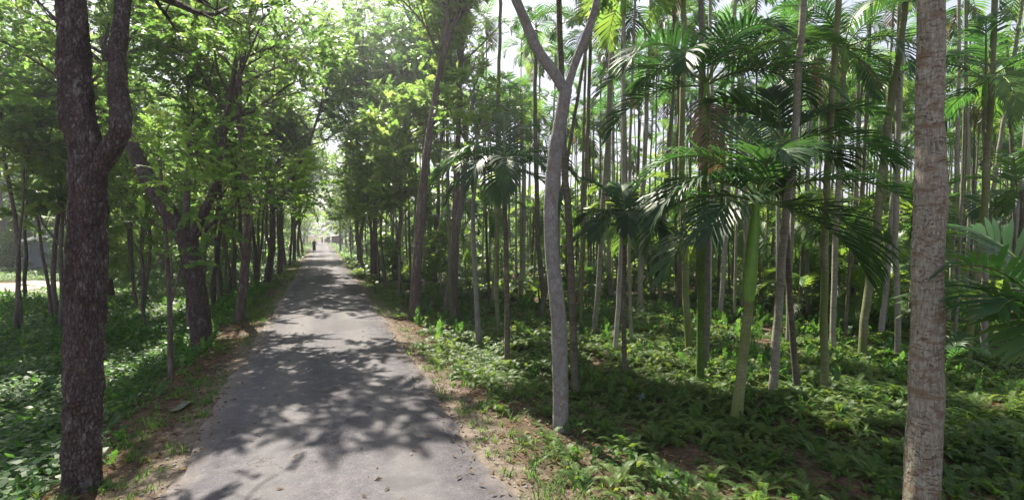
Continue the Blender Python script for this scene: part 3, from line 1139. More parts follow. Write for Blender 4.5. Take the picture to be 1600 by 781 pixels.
# ------------------------------------------------------------------ broadleaf trees
# near dark tree on the verge
p0 = at(128, 870, 5.2)
p0 = Vector((p0.x, p0.y, gzf(p0.x, p0.y)))
D = 5.2
main = [p0 - Vector((0, 0, .2)), at(127, 781, D), at(130, 600, D), at(134, 450, D), at(138, 300, D), at(136, 235, D)]
up = [at(136, 245, D), at(122, 180, D), at(116, 100, D + .1), at(112, 0, D + .2), at(100, -150, D + .5), at(110, -320, D + .8)]
br = [at(146, 275, D), at(168, 238, D), at(189, 208, D), at(188, 170, D + .1), at(182, 90, D + .3), at(196, -20, D + .6), at(230, -200, D + 1.0)]
w = lambda px, d, wc=1.0: px / 800 * d / 2 * wc
me = build_tree('verge_tree', 501, [(main, w(66, D, .78), w(62, D, .78), 'bare', .15), (up, w(60, D, .78), w(34, D, .78), .45), (br, w(36, D, .85), w(18, D, .85), .5)],
                dict(SPREAD, n=(8, 6, 4), len=(3.0, 1.5, .7), bias=(.1, .25)), 'bark_dark', 'tree_leaf', SPR, .8, .3, origin=p0, sides=44)
tree_thing('roadside_tree', me, 'big dark rough-barked tree forking low, close beside the road', p0)

# leaning forked tree
p0, D = ground(316, 542)
main = [p0 - Vector((0, 0, .2)), at(312, 490, D), at(302, 420, D), at(293, 375, D)]
left_ = [at(294, 380, D), at(265, 335, D), at(235, 285, D), at(215, 250, D + .2), at(180, 170, D + .6), at(160, 60, D + 1)]
right_ = [at(297, 378, D), at(312, 345, D), at(328, 310, D), at(342, 285, D), at(350, 200, D + .3), at(370, 90, D + .5)]
low = [at(304, 372, D), at(330, 350, D - .1), at(352, 330, D - .2)]
me = build_tree('forked_tree', 502, [(main, w(30, D), w(29, D), 'bare', .1), (left_, w(28, D), w(10, D), .72), (right_, w(15, D), w(7, D), .6), (low, w(7, D), w(3, D), .5)],
                dict(SPREAD, n=(6, 5, 4), len=(2.4, 1.3, .7), spr=2), 'bark_dark', 'tree_leaf_bright', SPR, .85, .3, origin=p0, sides=16)
tree_thing('roadside_tree', me, 'leaning reddish trunk that forks low into two limbs on the bank', p0)
p1, D1 = ground(300, 522)
me = build_tree('second_stem', 503, [([p1 - Vector((0, 0, .2)), at(297, 460, D1), at(292, 400, D1), at(290, 330, D1 + .2), at(300, 200, D1 + .4), at(296, 60, D1 + .6)], w(13, D1), w(6, D1), .55)],
                UPRIGHT, 'bark_thin', 'tree_leaf', SPR, 1.0, .5, origin=p1)
tree_thing('roadside_tree', me, 'thin grey tree right behind the leaning reddish forked trunk', p1)
# thin branching sapling on the bank
p0, D = ground(267, 592)
me = build_tree('bank_sapling', 504, [([p0 - Vector((0, 0, .1)), at(266, 520, D), at(264, 450, D), at(261, 400, D), at(256, 330, D), at(250, 250, D + .1)], w(9, D), w(4, D), .6),
                                      ([at(265, 480, D), at(275, 445, D), at(284, 415, D), at(290, 390, D)], w(5, D), w(2.5, D), .6)],
                dict(SAPLING, n=(3, 2), len=(.5, .3), spr=1), 'bark_brown', 'tree_leaf', SPR, .7, .5, origin=p0)
tree_thing('roadside_tree', me, 'thin brown sapling with one side branch at the foot of the bank', p0)

# pale forked tree on the right
p0, D = ground(877, 673)
main = [p0 - Vector((0, 0, .2)), at(876, 600, D), at(873, 500, D), at(862, 400, D), at(860, 330, D), at(866, 250, D), at(876, 190, D), at(884, 140, D)]
la = [at(884, 146, D), at(866, 112, D), at(838, 80, D), at(824, 40, D), at(806, 0, D), at(770, -110, D + .3), at(750, -260, D + .8)]
ra = [at(884, 150, D), at(894, 110, D), at(905, 82, D), at(918, 50, D), at(930, 20, D), at(950, -100, D + .2), at(985, -240, D + .4)]
me = build_tree('pale_tree', 505, [(main, w(25, D), w(21, D), 'bare', .3), (la, w(18, D), w(8, D), .55), (ra, w(14, D), w(7, D), .3)],
                dict(UPRIGHT, n=(7, 5, 4), len=(1.7, 1.0, .5)), 'bark_grey', 'tree_leaf_bright', SPR_BIG, .62, .45, origin=p0, sides=18)
tree_thing('forked_tree', me, 'smooth pale grey tree with a high fork, standing in ferns by the road', p0)

# leaning pinkish trunk at the right verge
p0, D = ground(646, 497)
main = [p0 - Vector((0, 0, .2)), at(650, 430, D), at(655, 370, D), at(660, 300, D), at(668, 230, D), at(679, 165, D), at(688, 110, D), at(697, 50, D), at(702, 0, D + .2), at(715, -100, D + .6)]
side_b = [at(689, 105, D), at(700, 60, D), at(720, 10, D + .2), at(735, -60, D + .4)]
me = build_tree('pink_trunk', 506, [(main, w(17, D), w(6, D), .6), (side_b, w(6, D), w(3, D), .4)],
                dict(UPRIGHT, n=(9, 6, 4), len=(2.3, 1.2, .6)), 'bark_brown', 'tree_leaf_bright', SPR, 1.0, .5, origin=p0, sides=14)
tree_thing('roadside_tree', me, 'leaning pinkish-brown trunk right at the edge of the dirt verge', p0)
p0, D = ground(697, 503)
me = build_tree('lean_a', 507, [([p0 - Vector((0, 0, .2)), at(702, 440, D), at(712, 370, D), at(722, 310, D), at(730, 220, D + .2), at(716, 130, D + .3), at(728, 20, D + .6)], w(12, D), w(5, D), .5)],
                dict(UPRIGHT, n=(8, 5, 4)), 'bark_thin', 'tree_leaf_bright', SPR_BIG, .8, .5, origin=p0)
tree_thing('roadside_tree', me, 'crooked rough stem leaning over against a straighter trunk by the verge', p0)
p0, D = ground(708, 500)
me = build_tree('lean_b', 508, [([p0 - Vector((0, 0, .2)), at(708, 440, D), at(712, 360, D), at(714, 260, D), at(718, 140, D + .2), at(722, 20, D + .4)], w(14, D), w(6, D), .55)],
                dict(UPRIGHT, n=(8, 5, 4)), 'bark_brown', 'tree_leaf_bright', SPR, .9, .5, origin=p0)
tree_thing('roadside_tree', me, 'straight brown trunk touching a crooked leaning stem by the verge', p0)
p0, D = ground(749, 548)
me = build_tree('pale_stem', 509, [([p0 - Vector((0, 0, .1)), at(745, 480, D), at(741, 400, D), at(738, 320, D), at(748, 240, D), at(735, 140, D + .3)], w(9, D), w(4, D), .62)],
                dict(SAPLING, n=(8, 5), len=(1.0, .6)), 'bark_grey', 'tree_leaf_bright', SPR_BIG, .6, .5, origin=p0)
tree_thing('roadside_tree', me, 'thin pale spotted stem standing alone in ferns left of the young palm', p0)

# shared broadleaf shapes
VAR = []
for i in range(4):
    H = (9.5, 11, 10, 8.5)[i]
    g = np.random.default_rng(600 + i)
    st = vstem(610 + i, H, (g.normal(0, .05), g.normal(0, .05)), 7, .16)
    stems = [(st, .15, .045, .5)]
    if i in (0, 2):
        q0 = st[2]
        stems.append(([q0, q0 + np.array([.7, .3, 1.2]), q0 + np.array([1.4, .7, 3.2]), q0 + np.array([2.1, .9, 5.5])], .10, .035, .5))
    VAR.append(build_tree('spreading_tree', 620 + i, stems, SPREAD, ('bark_dark', 'bark_brown', 'bark_brown', 'bark_thin')[i], ('tree_leaf', 'tree_leaf', 'tree_leaf_bright', 'tree_leaf_bright')[i], SPR, 1.15, .4, sides=9))
THIN = []
for i in range(3):
    st = vstem(650 + i, (7.5, 8.5, 6.5)[i], (0, 0), 7, .12)
    THIN.append(build_tree('slim_tree', 660 + i, [(st, .075, .025, .35)], dict(UPRIGHT, n=(8, 4, 4), len=(1.7, .9, .5)), 'bark_thin', ('tree_leaf_bright', 'tree_leaf', 'tree_leaf_bright')[i], (SPR_BIG, SPR, SPR)[i], .9, .35, sides=7))
POLE = []
for i in range(3):
    H = (10.5, 9.0, 11.5)[i]
    st = vstem(670 + i, H, (.02, .03), 8, .15)
    stems = [(st, .10, .03, .58)]
    if i != 1:
        q0 = st[0]
        stems.append((vstem(675 + i, H * .85, (.10, .06), 8, .13) + np.array([.18, .1, 0]), .07, .025, .6))
    POLE.append(build_tree('pole_tree', 672 + i, stems, dict(UPRIGHT, n=(8, 4, 4), len=(2.2, 1.1, .6)), ('bark_thin', 'bark_dark', 'bark_brown')[i], ('tree_leaf', 'tree_leaf_bright', 'tree_leaf')[i], SPR, 1.0, .55, sides=8))
SAP = []
for i in range(3):
    st = vstem(680 + i, (3.2, 2.4, 4.2)[i], (0, 0), 6, .08)
    SAP.append(build_tree('sapling', 690 + i, [(st, .03, .01, .2)], dict(SAPLING, n=(12, 5)), 'bark_thin', ('tree_leaf_bright', 'tree_leaf', 'tree_leaf_bright')[i], (SPR_BIG, SPR, SPR_BIG)[i], .75, .2, sides=6))

# trees lining the left verge, each located by its foot
LEFT_ROW = [
    (372, 502, 1, .95, 'dark flaky trunk on the bank after the leaning forked tree'),
    (344, 476, 3, .85, 'pale thin trunk set back behind the dark flaky trunk'),
    (414, 446, 0, 1.3, 'tall double-stemmed tree spreading wide limbs over the road'),
    (404, 432, 3, .95, 'slim trunk tucked behind the tall double-stemmed tree'),
    (434, 430, 2, 1.0, 'pale trunk next along the verge past the tall double-stemmed tree'),
    (447, 418, 1, 1.0, 'dark trunk in the far verge row, well before the walker'),
    (458, 410, 0, .95, 'forked trunk in the far verge row, well before the walker'),
    (467, 404, 2, 1.0, 'trunk last but one in the verge row before the walker'),
    (474, 398, 1, 1.0, 'dark trunk closest to the walker on the same verge'),
]
for k, (bx, by, v, s, lab) in enumerate(LEFT_ROW):
    p, d = ground(bx, by)
    tree_thing('roadside_tree', VAR[v], lab, p, (0.2, 2.1, 5.9, 4, 1.1, 3.3, .6, 5, 2.6)[k], 'trees along the road', s)
    used.append((p.x, p.y))
for k, (bx, by, v, lab) in enumerate((
    (356, 470, 0, 'pair of slim bare stems between the leaning forked tree and the dark flaky trunk'),
    (388, 466, 1, 'slim dark stem just past the dark flaky trunk'),
    (396, 452, 2, 'pair of brown stems before the tall double-stemmed tree'),
    (425, 437, 0, 'pair of slim stems just past the tall double-stemmed tree'),
    (440, 426, 2, 'pair of brown stems in the middle of the left verge row'),
    (452, 416, 1, 'slim dark stem in the far part of the left verge row'),
    (462, 408, 0, 'pair of slim stems in the far part of the left verge row'),
    (334, 488, 1, 'slim dark stem directly behind the leaning forked tree'))):
    p, d = ground(bx, by)
    tree_thing('roadside_tree', POLE[v], lab, p, k * 2.5 + .7, 'trees along the road', .95 + .05 * (k % 3))
    used.append((p.x, p.y))
FAR_L = 'hazy roadside tree far down the lane beyond the walker'
for k in range(12):
    for sx in (-1, 1):
        y = 74 + k * 8 + random.uniform(-2, 2)
        x = -4.2 + random.uniform(-1.2, .4) if sx < 0 else 4.6 + random.uniform(-.4, 1.4)
        tree_thing('roadside_tree', VAR[(k + sx) % 4] if k % 3 else THIN[k % 3 - 1], FAR_L, (x, y, gzf(x, y)), k * 1.9 + sx, 'trees along the road', random.uniform(.85, 1.05))
for k, (x, y) in enumerate(((4.4, 62), (4.2, 51), (4.0, 43))):
    tree_thing('roadside_tree', THIN[k], ('slim tree on the right verge shortly before the utility pole', 'slim tree on the right verge well before the utility pole', 'slim tree on the right verge halfway to the utility pole')[k], (x, y, gzf(x, y)), k * 1.9, 'trees along the road', 1.1)
# rows of slim trees along the right verge
for k, (bx, by, v, s, lab) in enumerate((
    (622, 470, 0, 1.0, 'slim broad-leaved tree just up the verge from the pinkish trunk'),
    (606, 456, 1, 1.0, 'slim tree second up the verge from the pinkish trunk'),
    (590, 446, 2, 1.05, 'slim tree third up the verge from the pinkish trunk'),
    (580, 432, 0, 1.1, 'slim tree fourth up the verge from the pinkish trunk'),
    (568, 424, 1, 1.1, 'slim tree fifth up the verge from the pinkish trunk'),
    (558, 414, 2, 1.2, 'slim tree sixth up the verge, toward the utility pole'),
    (549, 407, 0, 1.2, 'slim tree last before the utility pole'))):
    p, d = ground(bx, by)
    tree_thing('roadside_tree', THIN[v], lab, p, k * 2.2, 'trees along the road', s)
    used.append((p.x, p.y))
for k, (bx, by, v, s_, lab) in enumerate((
    (682, 446, 0, 1.45, 'tall thin-crowned tree behind the leaning pinkish-brown trunk'),
    (618, 440, 1, 1.45, 'tall thin-crowned tree rising behind the slim trees of the right verge, nearer one'),
    (587, 436, 2, 1.35, 'tall thin-crowned tree rising behind the slim trees of the right verge, middle one'),
    (566, 420, 0, 1.4, 'tall thin-crowned tree rising behind the slim trees of the right verge, farther one'))):
    p, d = ground(bx, by)
    tree_thing('roadside_tree', POLE[v], lab, p, k * 2.2 + 3.4, 'trees along the road', s_)
    used.append((p.x, p.y))
# woodland to the left
g = np.random.default_rng(31)
WOOD = [(92, 522, 9, 1.05, 'thin dark tree left of the big verge tree, foot in creepers'), (216, 486, 9, 1, 'small forked tree behind the bank sapling'),
        (226, 432, 9, 1, 'thin straight trunk before the sunny clearing'), (197, 442, 9, 1, 'thin leaning trunk beside the tree stump'), (352, 440, 9, 1.1, 'thin trunk behind the pale one on the bank')]
for k, (bx, by, v, s, lab) in enumerate(WOOD):
    p, d = ground(bx, by)
    tree_thing('woodland_tree', THIN[k % 3] if v == 9 else VAR[v], lab, p, k * 1.7 + .4, 'trees of the left woodland', s)
    used.append((p.x, p.y))
for k, (px, d, lab) in enumerate(((20, 16, 'bare-stemmed pair of trees at the outer edge of the creepers'), (-40, 22, 'bare-stemmed tree beyond the creepers at the picture edge'), (88, 19, 'bare slim stem between the big verge tree and the shed'),
                                (118, 27, 'slim stems behind the big verge tree'), (40, 24, 'bare stems in front of the sandy clearing'), (150, 21, 'slim dark stem beside the broken stump'))):
    q_ = at(px, 400, d)
    tree_thing('woodland_tree', POLE[k % 3], lab, (q_.x, q_.y, gzf(q_.x, q_.y)), k * 1.3, 'trees of the left woodland', .8 + .05 * (k % 3))
    used.append((q_.x, q_.y))
cnt = 0
labs = ['slender tree in the shady woodland beyond the bank', 'spreading tree in the shady woodland beyond the bank']
for _ in range(800):
    if cnt >= 46:
        break
    d = g.uniform(13, 62)
    px = g.uniform(-80, 470)
    sd = (px - 800) / 800 * d
    x = sd * math.cos(YAW) + d * math.sin(YAW)
    y = -sd * math.sin(YAW) + d * math.cos(YAW)
    if x > -5.0 or any((x - a) ** 2 + (y - b_) ** 2 < 4.5 for a, b_ in used):
        continue
    if px < 150 and d < 46:
        continue
    used.append((x, y))
    big = g.uniform() < .3
    ms = VAR[int(g.integers(4))] if big else THIN[int(g.integers(3))]
    tree_thing('woodland_tree', ms, labs[int(big)], (x, y, gzf(x, y)), g.uniform(0, 6.28), 'trees of the left woodland', g.uniform(.75, 1.1))
    cnt += 1
# saplings and bushes, both sides
cnt = 0
slabs = ['leafy knee-to-head-high sapling in the left woodland', 'bright leafy sapling among the plantation trunks']
for _ in range(2000):
    if cnt >= 120:
        break
    d = g.uniform(11, 55)
    px = g.uniform(-60, 1640)
    sd = (px - 800) / 800 * d
    x = sd * math.cos(YAW) + d * math.sin(YAW)
    y = -sd * math.sin(YAW) + d * math.cos(YAW)
    if -8.0 < x < 3.6 or (px > 560 and d < 18 and g.uniform() < .9) or (px < 140 and d < 44) or any((x + h_ * .117 - q_.x) ** 2 + (y - h_ * .831 - q_.y) ** 2 < 2.5 for q_ in STRIP for h_ in (1, 2.5, 4)) or any((x - a) ** 2 + (y - b_) ** 2 < .6 for a, b_ in used):
        continue
    used.append((x, y))
    tree_thing('sapling', SAP[int(g.integers(3))], slabs[int(x > 0)], (x, y, gzf(x, y)), g.uniform(0, 6.28), 'saplings of the undergrowth', g.uniform(.6, 1.25), 'sapling')
    cnt += 1

# far woods closing the view
g = np.random.default_rng(55)
b = MB()
pos, fw = [], []
for _ in range(9000):
    px = g.uniform(-250, 1850)
    d = g.uniform(54, 78)
    sd = (px - 800) / 800 * d
    x = sd * math.cos(YAW) + d * math.sin(YAW)
    y = -sd * math.sin(YAW) + d * math.cos(YAW)
    if -7 < x < 7:
        continue
    hmax = 10 + 2.5 * math.sin(px * .013) + 1.5 * math.sin(px * .041 + 1)
    pos.append((x, y, gzf(x, y) + hmax * g.uniform(0, 1) ** 1.1))
    fw.append((g.normal(), g.normal(), g.normal() * .4))
for _ in range(900):
    x = g.uniform(-30, 40)
    y = g.uniform(176, 200)
    pos.append((x, y, gzf(x, y) + 10 * g.uniform(0, 1)))
    fw.append((g.normal(), g.normal(), g.normal() * .4))
for _ in range(4200):
    x = (7 + 26 * g.uniform() ** 1.4) * g.choice([-1, 1])
    y = g.uniform(66, 175)
    pos.append((x, y, gzf(x, y) + (3 + 8 * min(1, (abs(x) - 6.5) / 8)) * g.uniform(0, 1) ** 1.2))
    fw.append((g.normal(), g.normal(), g.normal() * .4))
put_sprays(b, list(zip(np.array(pos), np.array(fw))), g, SPR_BIG, 3.4, 0, 1, .5, .25)
o = link('distant_woods', b.mesh('distant_woods', M['tree_leaf_bright']))
tag(o, 'bright green mass of far trees closing the view behind the trunks', kind='stuff')


# ------------------------------------------------------------------ ground plants
def fern_template(seed, nf=8, L=.52, nl=17, ll=.075, lw=.0085):
    g = np.random.default_rng(seed)
    b = MB()
    for i in range(nf):
        frond(b, g, L * g.uniform(.6, 1.15), nl, g.uniform(35, 80), g.uniform(70, 125), ll * g.uniform(.8, 1.1), lw, .1, .25, i * 2.4 + g.normal(0, .3), (0, 0, 0), .5 + g.normal(0, .12), rmat=0, petiole=.12, segs=2)
    return np.vstack(b.v), np.vstack(b.q), np.concatenate(b.t) - .5


def fern_lod(seed, nf=8, L=.6):
    g = np.random.default_rng(seed)
    V, Q, T = [], [], []
    k = 0
    for i in range(nf):
        a = i * 2.4 + g.normal(0, .3)
        e = R(g.uniform(35, 75))
        l = L * g.uniform(.6, 1.15)
        dirx = np.array([math.cos(a), math.sin(a), 0])
        lat = np.array([-math.sin(a), math.cos(a), 0])
        c = np.zeros(3)
        seg = 4
        ws = [.03, .10, .10, .06, .005]
        for j in range(seg + 1):
            el = e - R(100) * (j / seg) ** 1.2
            V += [c - lat * ws[j], c + lat * ws[j]]
            c = c + (dirx * math.cos(el) + np.array([0, 0, math.sin(el)])) * l / seg
            if j < seg:
                Q.append((k + 2 * j, k + 2 * j + 1, k + 2 * j + 3, k + 2 * j + 2))
                T.append(g.normal(0, .1))
        k += 2 * (seg + 1)
    return np.array(V), np.array(Q), np.array(T)


def creeper_template(seed, n=38, rad=.38, ll=.085, h=.30):
    g = np.random.default_rng(seed)
    V, Q, T = [], [], []
    k = 0
    for i in range(n):
        r = rad * math.sqrt(g.uniform())
        a = g.uniform(0, 6.28)
        base = np.array([r * math.cos(a), r * math.sin(a), h * g.uniform(.1, 1) * (1 - .5 * r / rad)])
        d = np.array([math.cos(a), math.sin(a), g.uniform(-.5, .3)]) + g.normal(0, .5, 3) * np.array([1, 1, .3])
        d /= np.linalg.norm(d)
        nr = np.array([g.normal(0, .3), g.normal(0, .3), 1])
        w_ = np.cross(nr, d)
        w_ /= np.linalg.norm(w_)
        l = ll * g.uniform(.6, 1.3)
        V += [base, base + d * l * .35 + w_ * l * .38, base + d * l, base + d * l * .35 - w_ * l * .38]
        Q.append((k, k + 1, k + 2, k + 3))
        T.append(g.normal(0, .12))
        k += 4
    return np.array(V), np.array(Q), np.array(T)


def grass_template(seed, n=14, L=.22):
    g = np.random.default_rng(seed)
    V, Q, T = [], [], []
    k = 0
    for i in range(n):
        a = g.uniform(0, 6.28)
        d = np.array([math.cos(a) * .5, math.sin(a) * .5, 1.]) + g.normal(0, .2, 3)
        d /= np.linalg.norm(d)
        lat = np.array([-math.sin(a), math.cos(a), 0]) * .006
        c = np.array([g.normal(0, .04), g.normal(0, .04), 0])
        l = L * g.uniform(.5, 1.2)
        ws = (1, .8, .1)
        for j in range(3):
            V += [c - lat * ws[j], c + lat * ws[j]]
            c = c + d * l / 2
            d = d + np.array([math.cos(a), math.sin(a), -.6]) * .5
            d /= np.linalg.norm(d)
            if j < 2:
                Q.append((k + 2 * j, k + 2 * j + 1, k + 2 * j + 3, k + 2 * j + 2))
                T.append(g.normal(0, .12))
        k += 6
    return np.array(V), np.array(Q), np.array(T)


FERN = [fern_template(i) for i in range(4)]
FERNM = [fern_template(10 + i, 8, .55, 9, .11, .02) for i in range(3)]
FERNL = [fern_lod(20 + i) for i in range(3)]
CREEP = [creeper_template(30 + i) for i in range(4)]
GRASS = [grass_template(40 + i) for i in range(3)]


def rz_mats(g, n, tilt=.15):
    a = g.uniform(0, 6.28, n)
    fw = np.stack([np.cos(a), np.sin(a), np.zeros(n)], -1)
    up = np.tile([0, 0, 1.], (n, 1)) + g.normal(0, tilt, (n, 3))
    return mats_from(fw, up)


def put(mb, tm, g, xy, smin, smax, mat=0, tint0=.5, tsd=.12, sink=.02):
    n = len(xy)
    which = g.integers(0, len(tm), n)
    rot = rz_mats(g, n)
    sc = g.uniform(smin, smax, n)
    z = gz(xy[:, 0], xy[:, 1]) - sink
    pos = np.column_stack([xy, z])
    tint = tint0 + g.normal(0, tsd, n)
    for w_ in range(len(tm)):
        k = which == w_
        mb.inst(tm[w_][0], tm[w_][1], pos[k], rot[k], sc[k], tint[k], mat, tm[w_][2])


def patch(xy, sc, seed):
    """smooth 0..1 field used for clumping"""
    g = np.random.default_rng(seed)
    v = 0
    for i in range(5):
        k = g.normal(0, sc, 2)
        v = v + np.sin(xy @ k + g.uniform(0, 6.28))
    return .5 + v / 7


def sample(g, n, d0, d1, px0, px1):
    d = np.sqrt(g.uniform(d0 * d0, d1 * d1, n))
    px = g.uniform(px0, px1, n)
    sd = (px - 800) / 800 * d
    return np.column_stack([sd * math.cos(YAW) + d * math.sin(YAW), -sd * math.sin(YAW) + d * math.cos(YAW)])


SAND = at(10, 440, 31)


def rightside(xy):
    return xy[:, 0] - ROAD_R


g = np.random.default_rng(91)
# ferns on the right: the nearest ones each a thing, the rest one mass
xy = sample(g, 3000, 3.4, 12.5, 620, 1640)
e = rightside(xy)
dens = np.clip((e - .30) / .7, 0, 1) * np.clip(3.0 * patch(xy, .9, 1) - .78 + .9 * sstep(7, 10, xy[:, 0] * math.sin(YAW) + xy[:, 1] * math.cos(YAW)), .06, 1)
xy = xy[g.uniform(0, 1, len(xy)) < dens]
dd = xy[:, 0] * math.sin(YAW) + xy[:, 1] * math.cos(YAW)
order = np.argsort(dd)
near = xy[order[:90]]
rest = xy[order[90:]]
FM = []
for i in range(4):
    mb = MB()
    mb.add(FERN[i][0], FERN[i][1], FERN[i][2] + .5)
    FM.append(mb.mesh('fern', M['fern_leaf']))
for i, (x, y) in enumerate(near):
    o = link('fern', FM[i % 4])
    o.location = (x, y, gzf(x, y) - .02)
    o.rotation_euler = (g.normal(0, .12), g.normal(0, .12), g.uniform(0, 6.28))
    s_ = g.uniform(.4, .95)
    o.scale = (s_, s_, s_)
    tag(o, 'green fern clump on the shaded soil between road and thick foreground trunk', 'fern', 'ferns in the foreground')
mb = MB()
put(mb, FERN, g, rest, .3, .85)
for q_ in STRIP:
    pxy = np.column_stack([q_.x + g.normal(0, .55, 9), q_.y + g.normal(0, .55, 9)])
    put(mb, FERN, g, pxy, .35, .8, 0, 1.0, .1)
xy = sample(g, 6000, 12.5, 25, 540, 1640)
e = rightside(xy)
k = g.uniform(0, 1, len(xy)) < np.clip((e - .5) / 1.0, 0, 1) * np.clip(3.0 * patch(xy, .7, 2) - .75, .10, 1)
put(mb, FERNM, g, xy[k], .4, .95, 0, .6, .16)
xy = sample(g, 7000, 25, 60, 520, 1660)
e = rightside(xy)
k = (e > .5) & (g.uniform(0, 1, len(xy)) < np.clip(2.4 * patch(xy, .5, 12) - .4, .1, 1))
put(mb, FERNL, g, xy[k], .7, 1.3, 0, .6)
g2 = np.random.default_rng(123)
xy = sample(g2, 520, 4.2, 9.5, 720, 1420)
e = rightside(xy)
k = g2.uniform(0, 1, len(xy)) < np.clip((e - .55) / .5, 0, 1) * np.clip(2.6 * patch(xy, 1.4, 44) - .45, .1, 1)
put(mb, FERN, g2, xy[k], .3, .75, 0, .45)
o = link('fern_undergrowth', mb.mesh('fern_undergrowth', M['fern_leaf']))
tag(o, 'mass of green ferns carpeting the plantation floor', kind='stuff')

# broad-leaved creepers: left woodland floor, and a few among the ferns
mb = MB()
n = 2600
xy = np.column_stack([(2.4 + 9 * g.uniform(0, 1, n) ** 1.5) * g.choice([-1, 1], n), g.uniform(40, 172, n)])
put(mb, CREEP, g, xy, 1.2, 2.4, 0, .55, .2)
xy = sample(g, 5200, 4.0, 18, -60, 470)
e = ROAD_L - xy[:, 0]
k = g.uniform(0, 1, len(xy)) < np.clip((e - 1.0) / .9, 0, 1) * np.clip(2.4 * patch(xy, .8, 3), .35, 1)
put(mb, CREEP, g, xy[k], .5, 1.4, 0, .38, .22)
xy = sample(g, 5200, 18, 60, -80, 500)
e = ROAD_L - xy[:, 0]
k = (e > 1.2) & (((xy[:, 0] - SAND.x) / 4.6) ** 2 + ((xy[:, 1] - SAND.y) / 7) ** 2 > 1)
put(mb, CREEP, g, xy[k], 1.0, 1.9, 0, .5, .2)
xy = sample(g, 2600, 4, 20, 620, 1640)
e = rightside(xy)
k = g.uniform(0, 1, len(xy)) < np.clip((e - .5) / .8, 0, 1) * np.clip(1.6 * patch(xy, 1.1, 6) - .5, 0, .6)
put(mb, CREEP, g, xy[k], .3, .7, 0, .5)
for (a_, b_, lo, hi, nn) in ((620, 1640, 4.5, 22, 1300), (-60, 480, 4.5, 24, 1500)):
    xy = sample(g, nn, lo, hi, a_, b_)
    e = np.maximum(rightside(xy), ROAD_L - xy[:, 0])
    k = g.uniform(0, 1, len(xy)) < np.clip((e - .6) / .8, 0, 1) * np.clip(2.2 * patch(xy, .9, 15) - .4, 0, 1)
    xy = xy[k]
    ps = np.column_stack([xy, gz(xy[:, 0], xy[:, 1]) - .02])
    ps = np.repeat(ps, 2, axis=0)
    dr_ = np.tile([0, 0, 1.6], (len(ps), 1)) + g.normal(0, .5, (len(ps), 3))
    dn = ps[:, 0] * math.sin(YAW) + ps[:, 1] * math.cos(YAW)
    put_sprays(mb, list(zip(ps, dr_)), g, SPR, np.clip(.2 + .045 * dn, .4, .95), 0, 1, .32, .2)
o = link('creeper_undergrowth', mb.mesh('creeper_undergrowth', M['creeper_leaf']))
tag(o, 'low broad-leaved creepers carpeting the woodland floor', kind='stuff')

# grass tufts along the verges
mb = MB()
n = 2600
yy = g.uniform(2, 45, n) ** 1.0
sgn = g.choice([-1, 1], n)
off = np.abs(g.normal(.55, .4, n)) + .02
xx = np.where(sgn > 0, ROAD_R + off, ROAD_L - off)
xy = np.column_stack([xx, yy])
k = g.uniform(0, 1, n) < np.clip(2.2 * patch(xy, 1.6, 7) - .35, 0, 1)
put(mb, GRASS, g, xy[k], .35, 1.0, 0, .5)
o = link('grass', mb.mesh('grass', M['creeper_leaf']))
tag(o, 'short grass tufts along both verges', kind='stuff')

# fallen leaves
leafv = np.array([[0, 0, 0], [.45, .17, .16], [1, 0, .0], [.5, -.16, .10]]) - np.array([.5, 0, 0])
leafq = np.array([[0, 1, 2, 3]])
mb = MB()
xy = np.vstack([sample(g, 26000, 3.2, 16, 560, 1640), sample(g, 10000, 3.2, 16, -60, 480)])
out_ = np.maximum(xy[:, 0] - ROAD_R, ROAD_L - xy[:, 0])
k = (g.uniform(0, 1, len(xy)) < np.where(out_ > .15, 1, np.where(out_ > -.25, .4, .035)))
xy = xy[k]
n = len(xy)
a = g.uniform(0, 6.28, n)
rot = mats_from(np.stack([np.cos(a), np.sin(a), g.normal(0, .2, n)], -1), np.tile([0, 0, 1.], (n, 1)) + g.normal(0, .35, (n, 3)))
onroad = (xy[:, 0] < ROAD_R) & (xy[:, 0] > ROAD_L)
z = np.where(onroad, .052, gz(xy[:, 0], xy[:, 1]) + .012)
mb.inst(leafv, leafq, np.column_stack([xy, z]), rot, g.uniform(.03, .10, n), np.clip(g.normal(.4, .28, n), 0, 1))
o = link('leaf_litter', mb.mesh('leaf_litter', M['dead_leaf']))
tag(o, 'dry brown fallen leaves scattered on soil and verges', kind='stuff')

# ------------------------------------------------------------------ things along the lane and in the clearing
M['concrete'] = simple('weathered_concrete', G(.20, .19, .175), .85, .2, 6, .35, .3)
M['wall_blue'] = simple('faded_blue_wall', G(.26, .32, .38), .8, .2, 2, .2)
M['tin'] = simple('roof_tin', G(.42, .43, .44), .5, .4, 3, .25)
M['rust_tin'] = simple('rusty_tin', G(.24, .17, .13), .7, .3, 3, .4)
M['wood_dark'] = simple('dark_wood', G(.06, .045, .035), .8, .2, 8, .4, .4)
M['log'] = simple('grey_log', G(.20, .19, .18), .9, .2, 7, .4, .5)
M['skin'] = simple('skin', G(.16, .085, .055), .6, .3)
M['hair'] = simple('hair', G(.012, .010, .010), .5, .3)
M['shirt_dark'] = simple('dark_green_shirt', G(.035, .05, .045), .9, .1, 20, .2)
M['lungi_dark'] = simple('dark_lungi', G(.02, .018, .03), .9, .1, 20, .2)
M['shirt_pale'] = simple('pale_shirt', G(.50, .46, .55), .9, .1, 20, .1)
M['cloth_pale'] = simple('pale_trousers', G(.30, .28, .34), .9, .1, 20, .1)
M['paint_green'] = simple('green_paint', G(.02, .09, .05), .35, .5)
M['canvas'] = simple('pale_canvas', G(.55, .56, .60), .8, .2, 4, .1)
M['rubber'] = simple('tyre_rubber', G(.02, .02, .02), .8, .2)
M['metal'] = simple('dull_metal', G(.3, .3, .3), .4, .5)
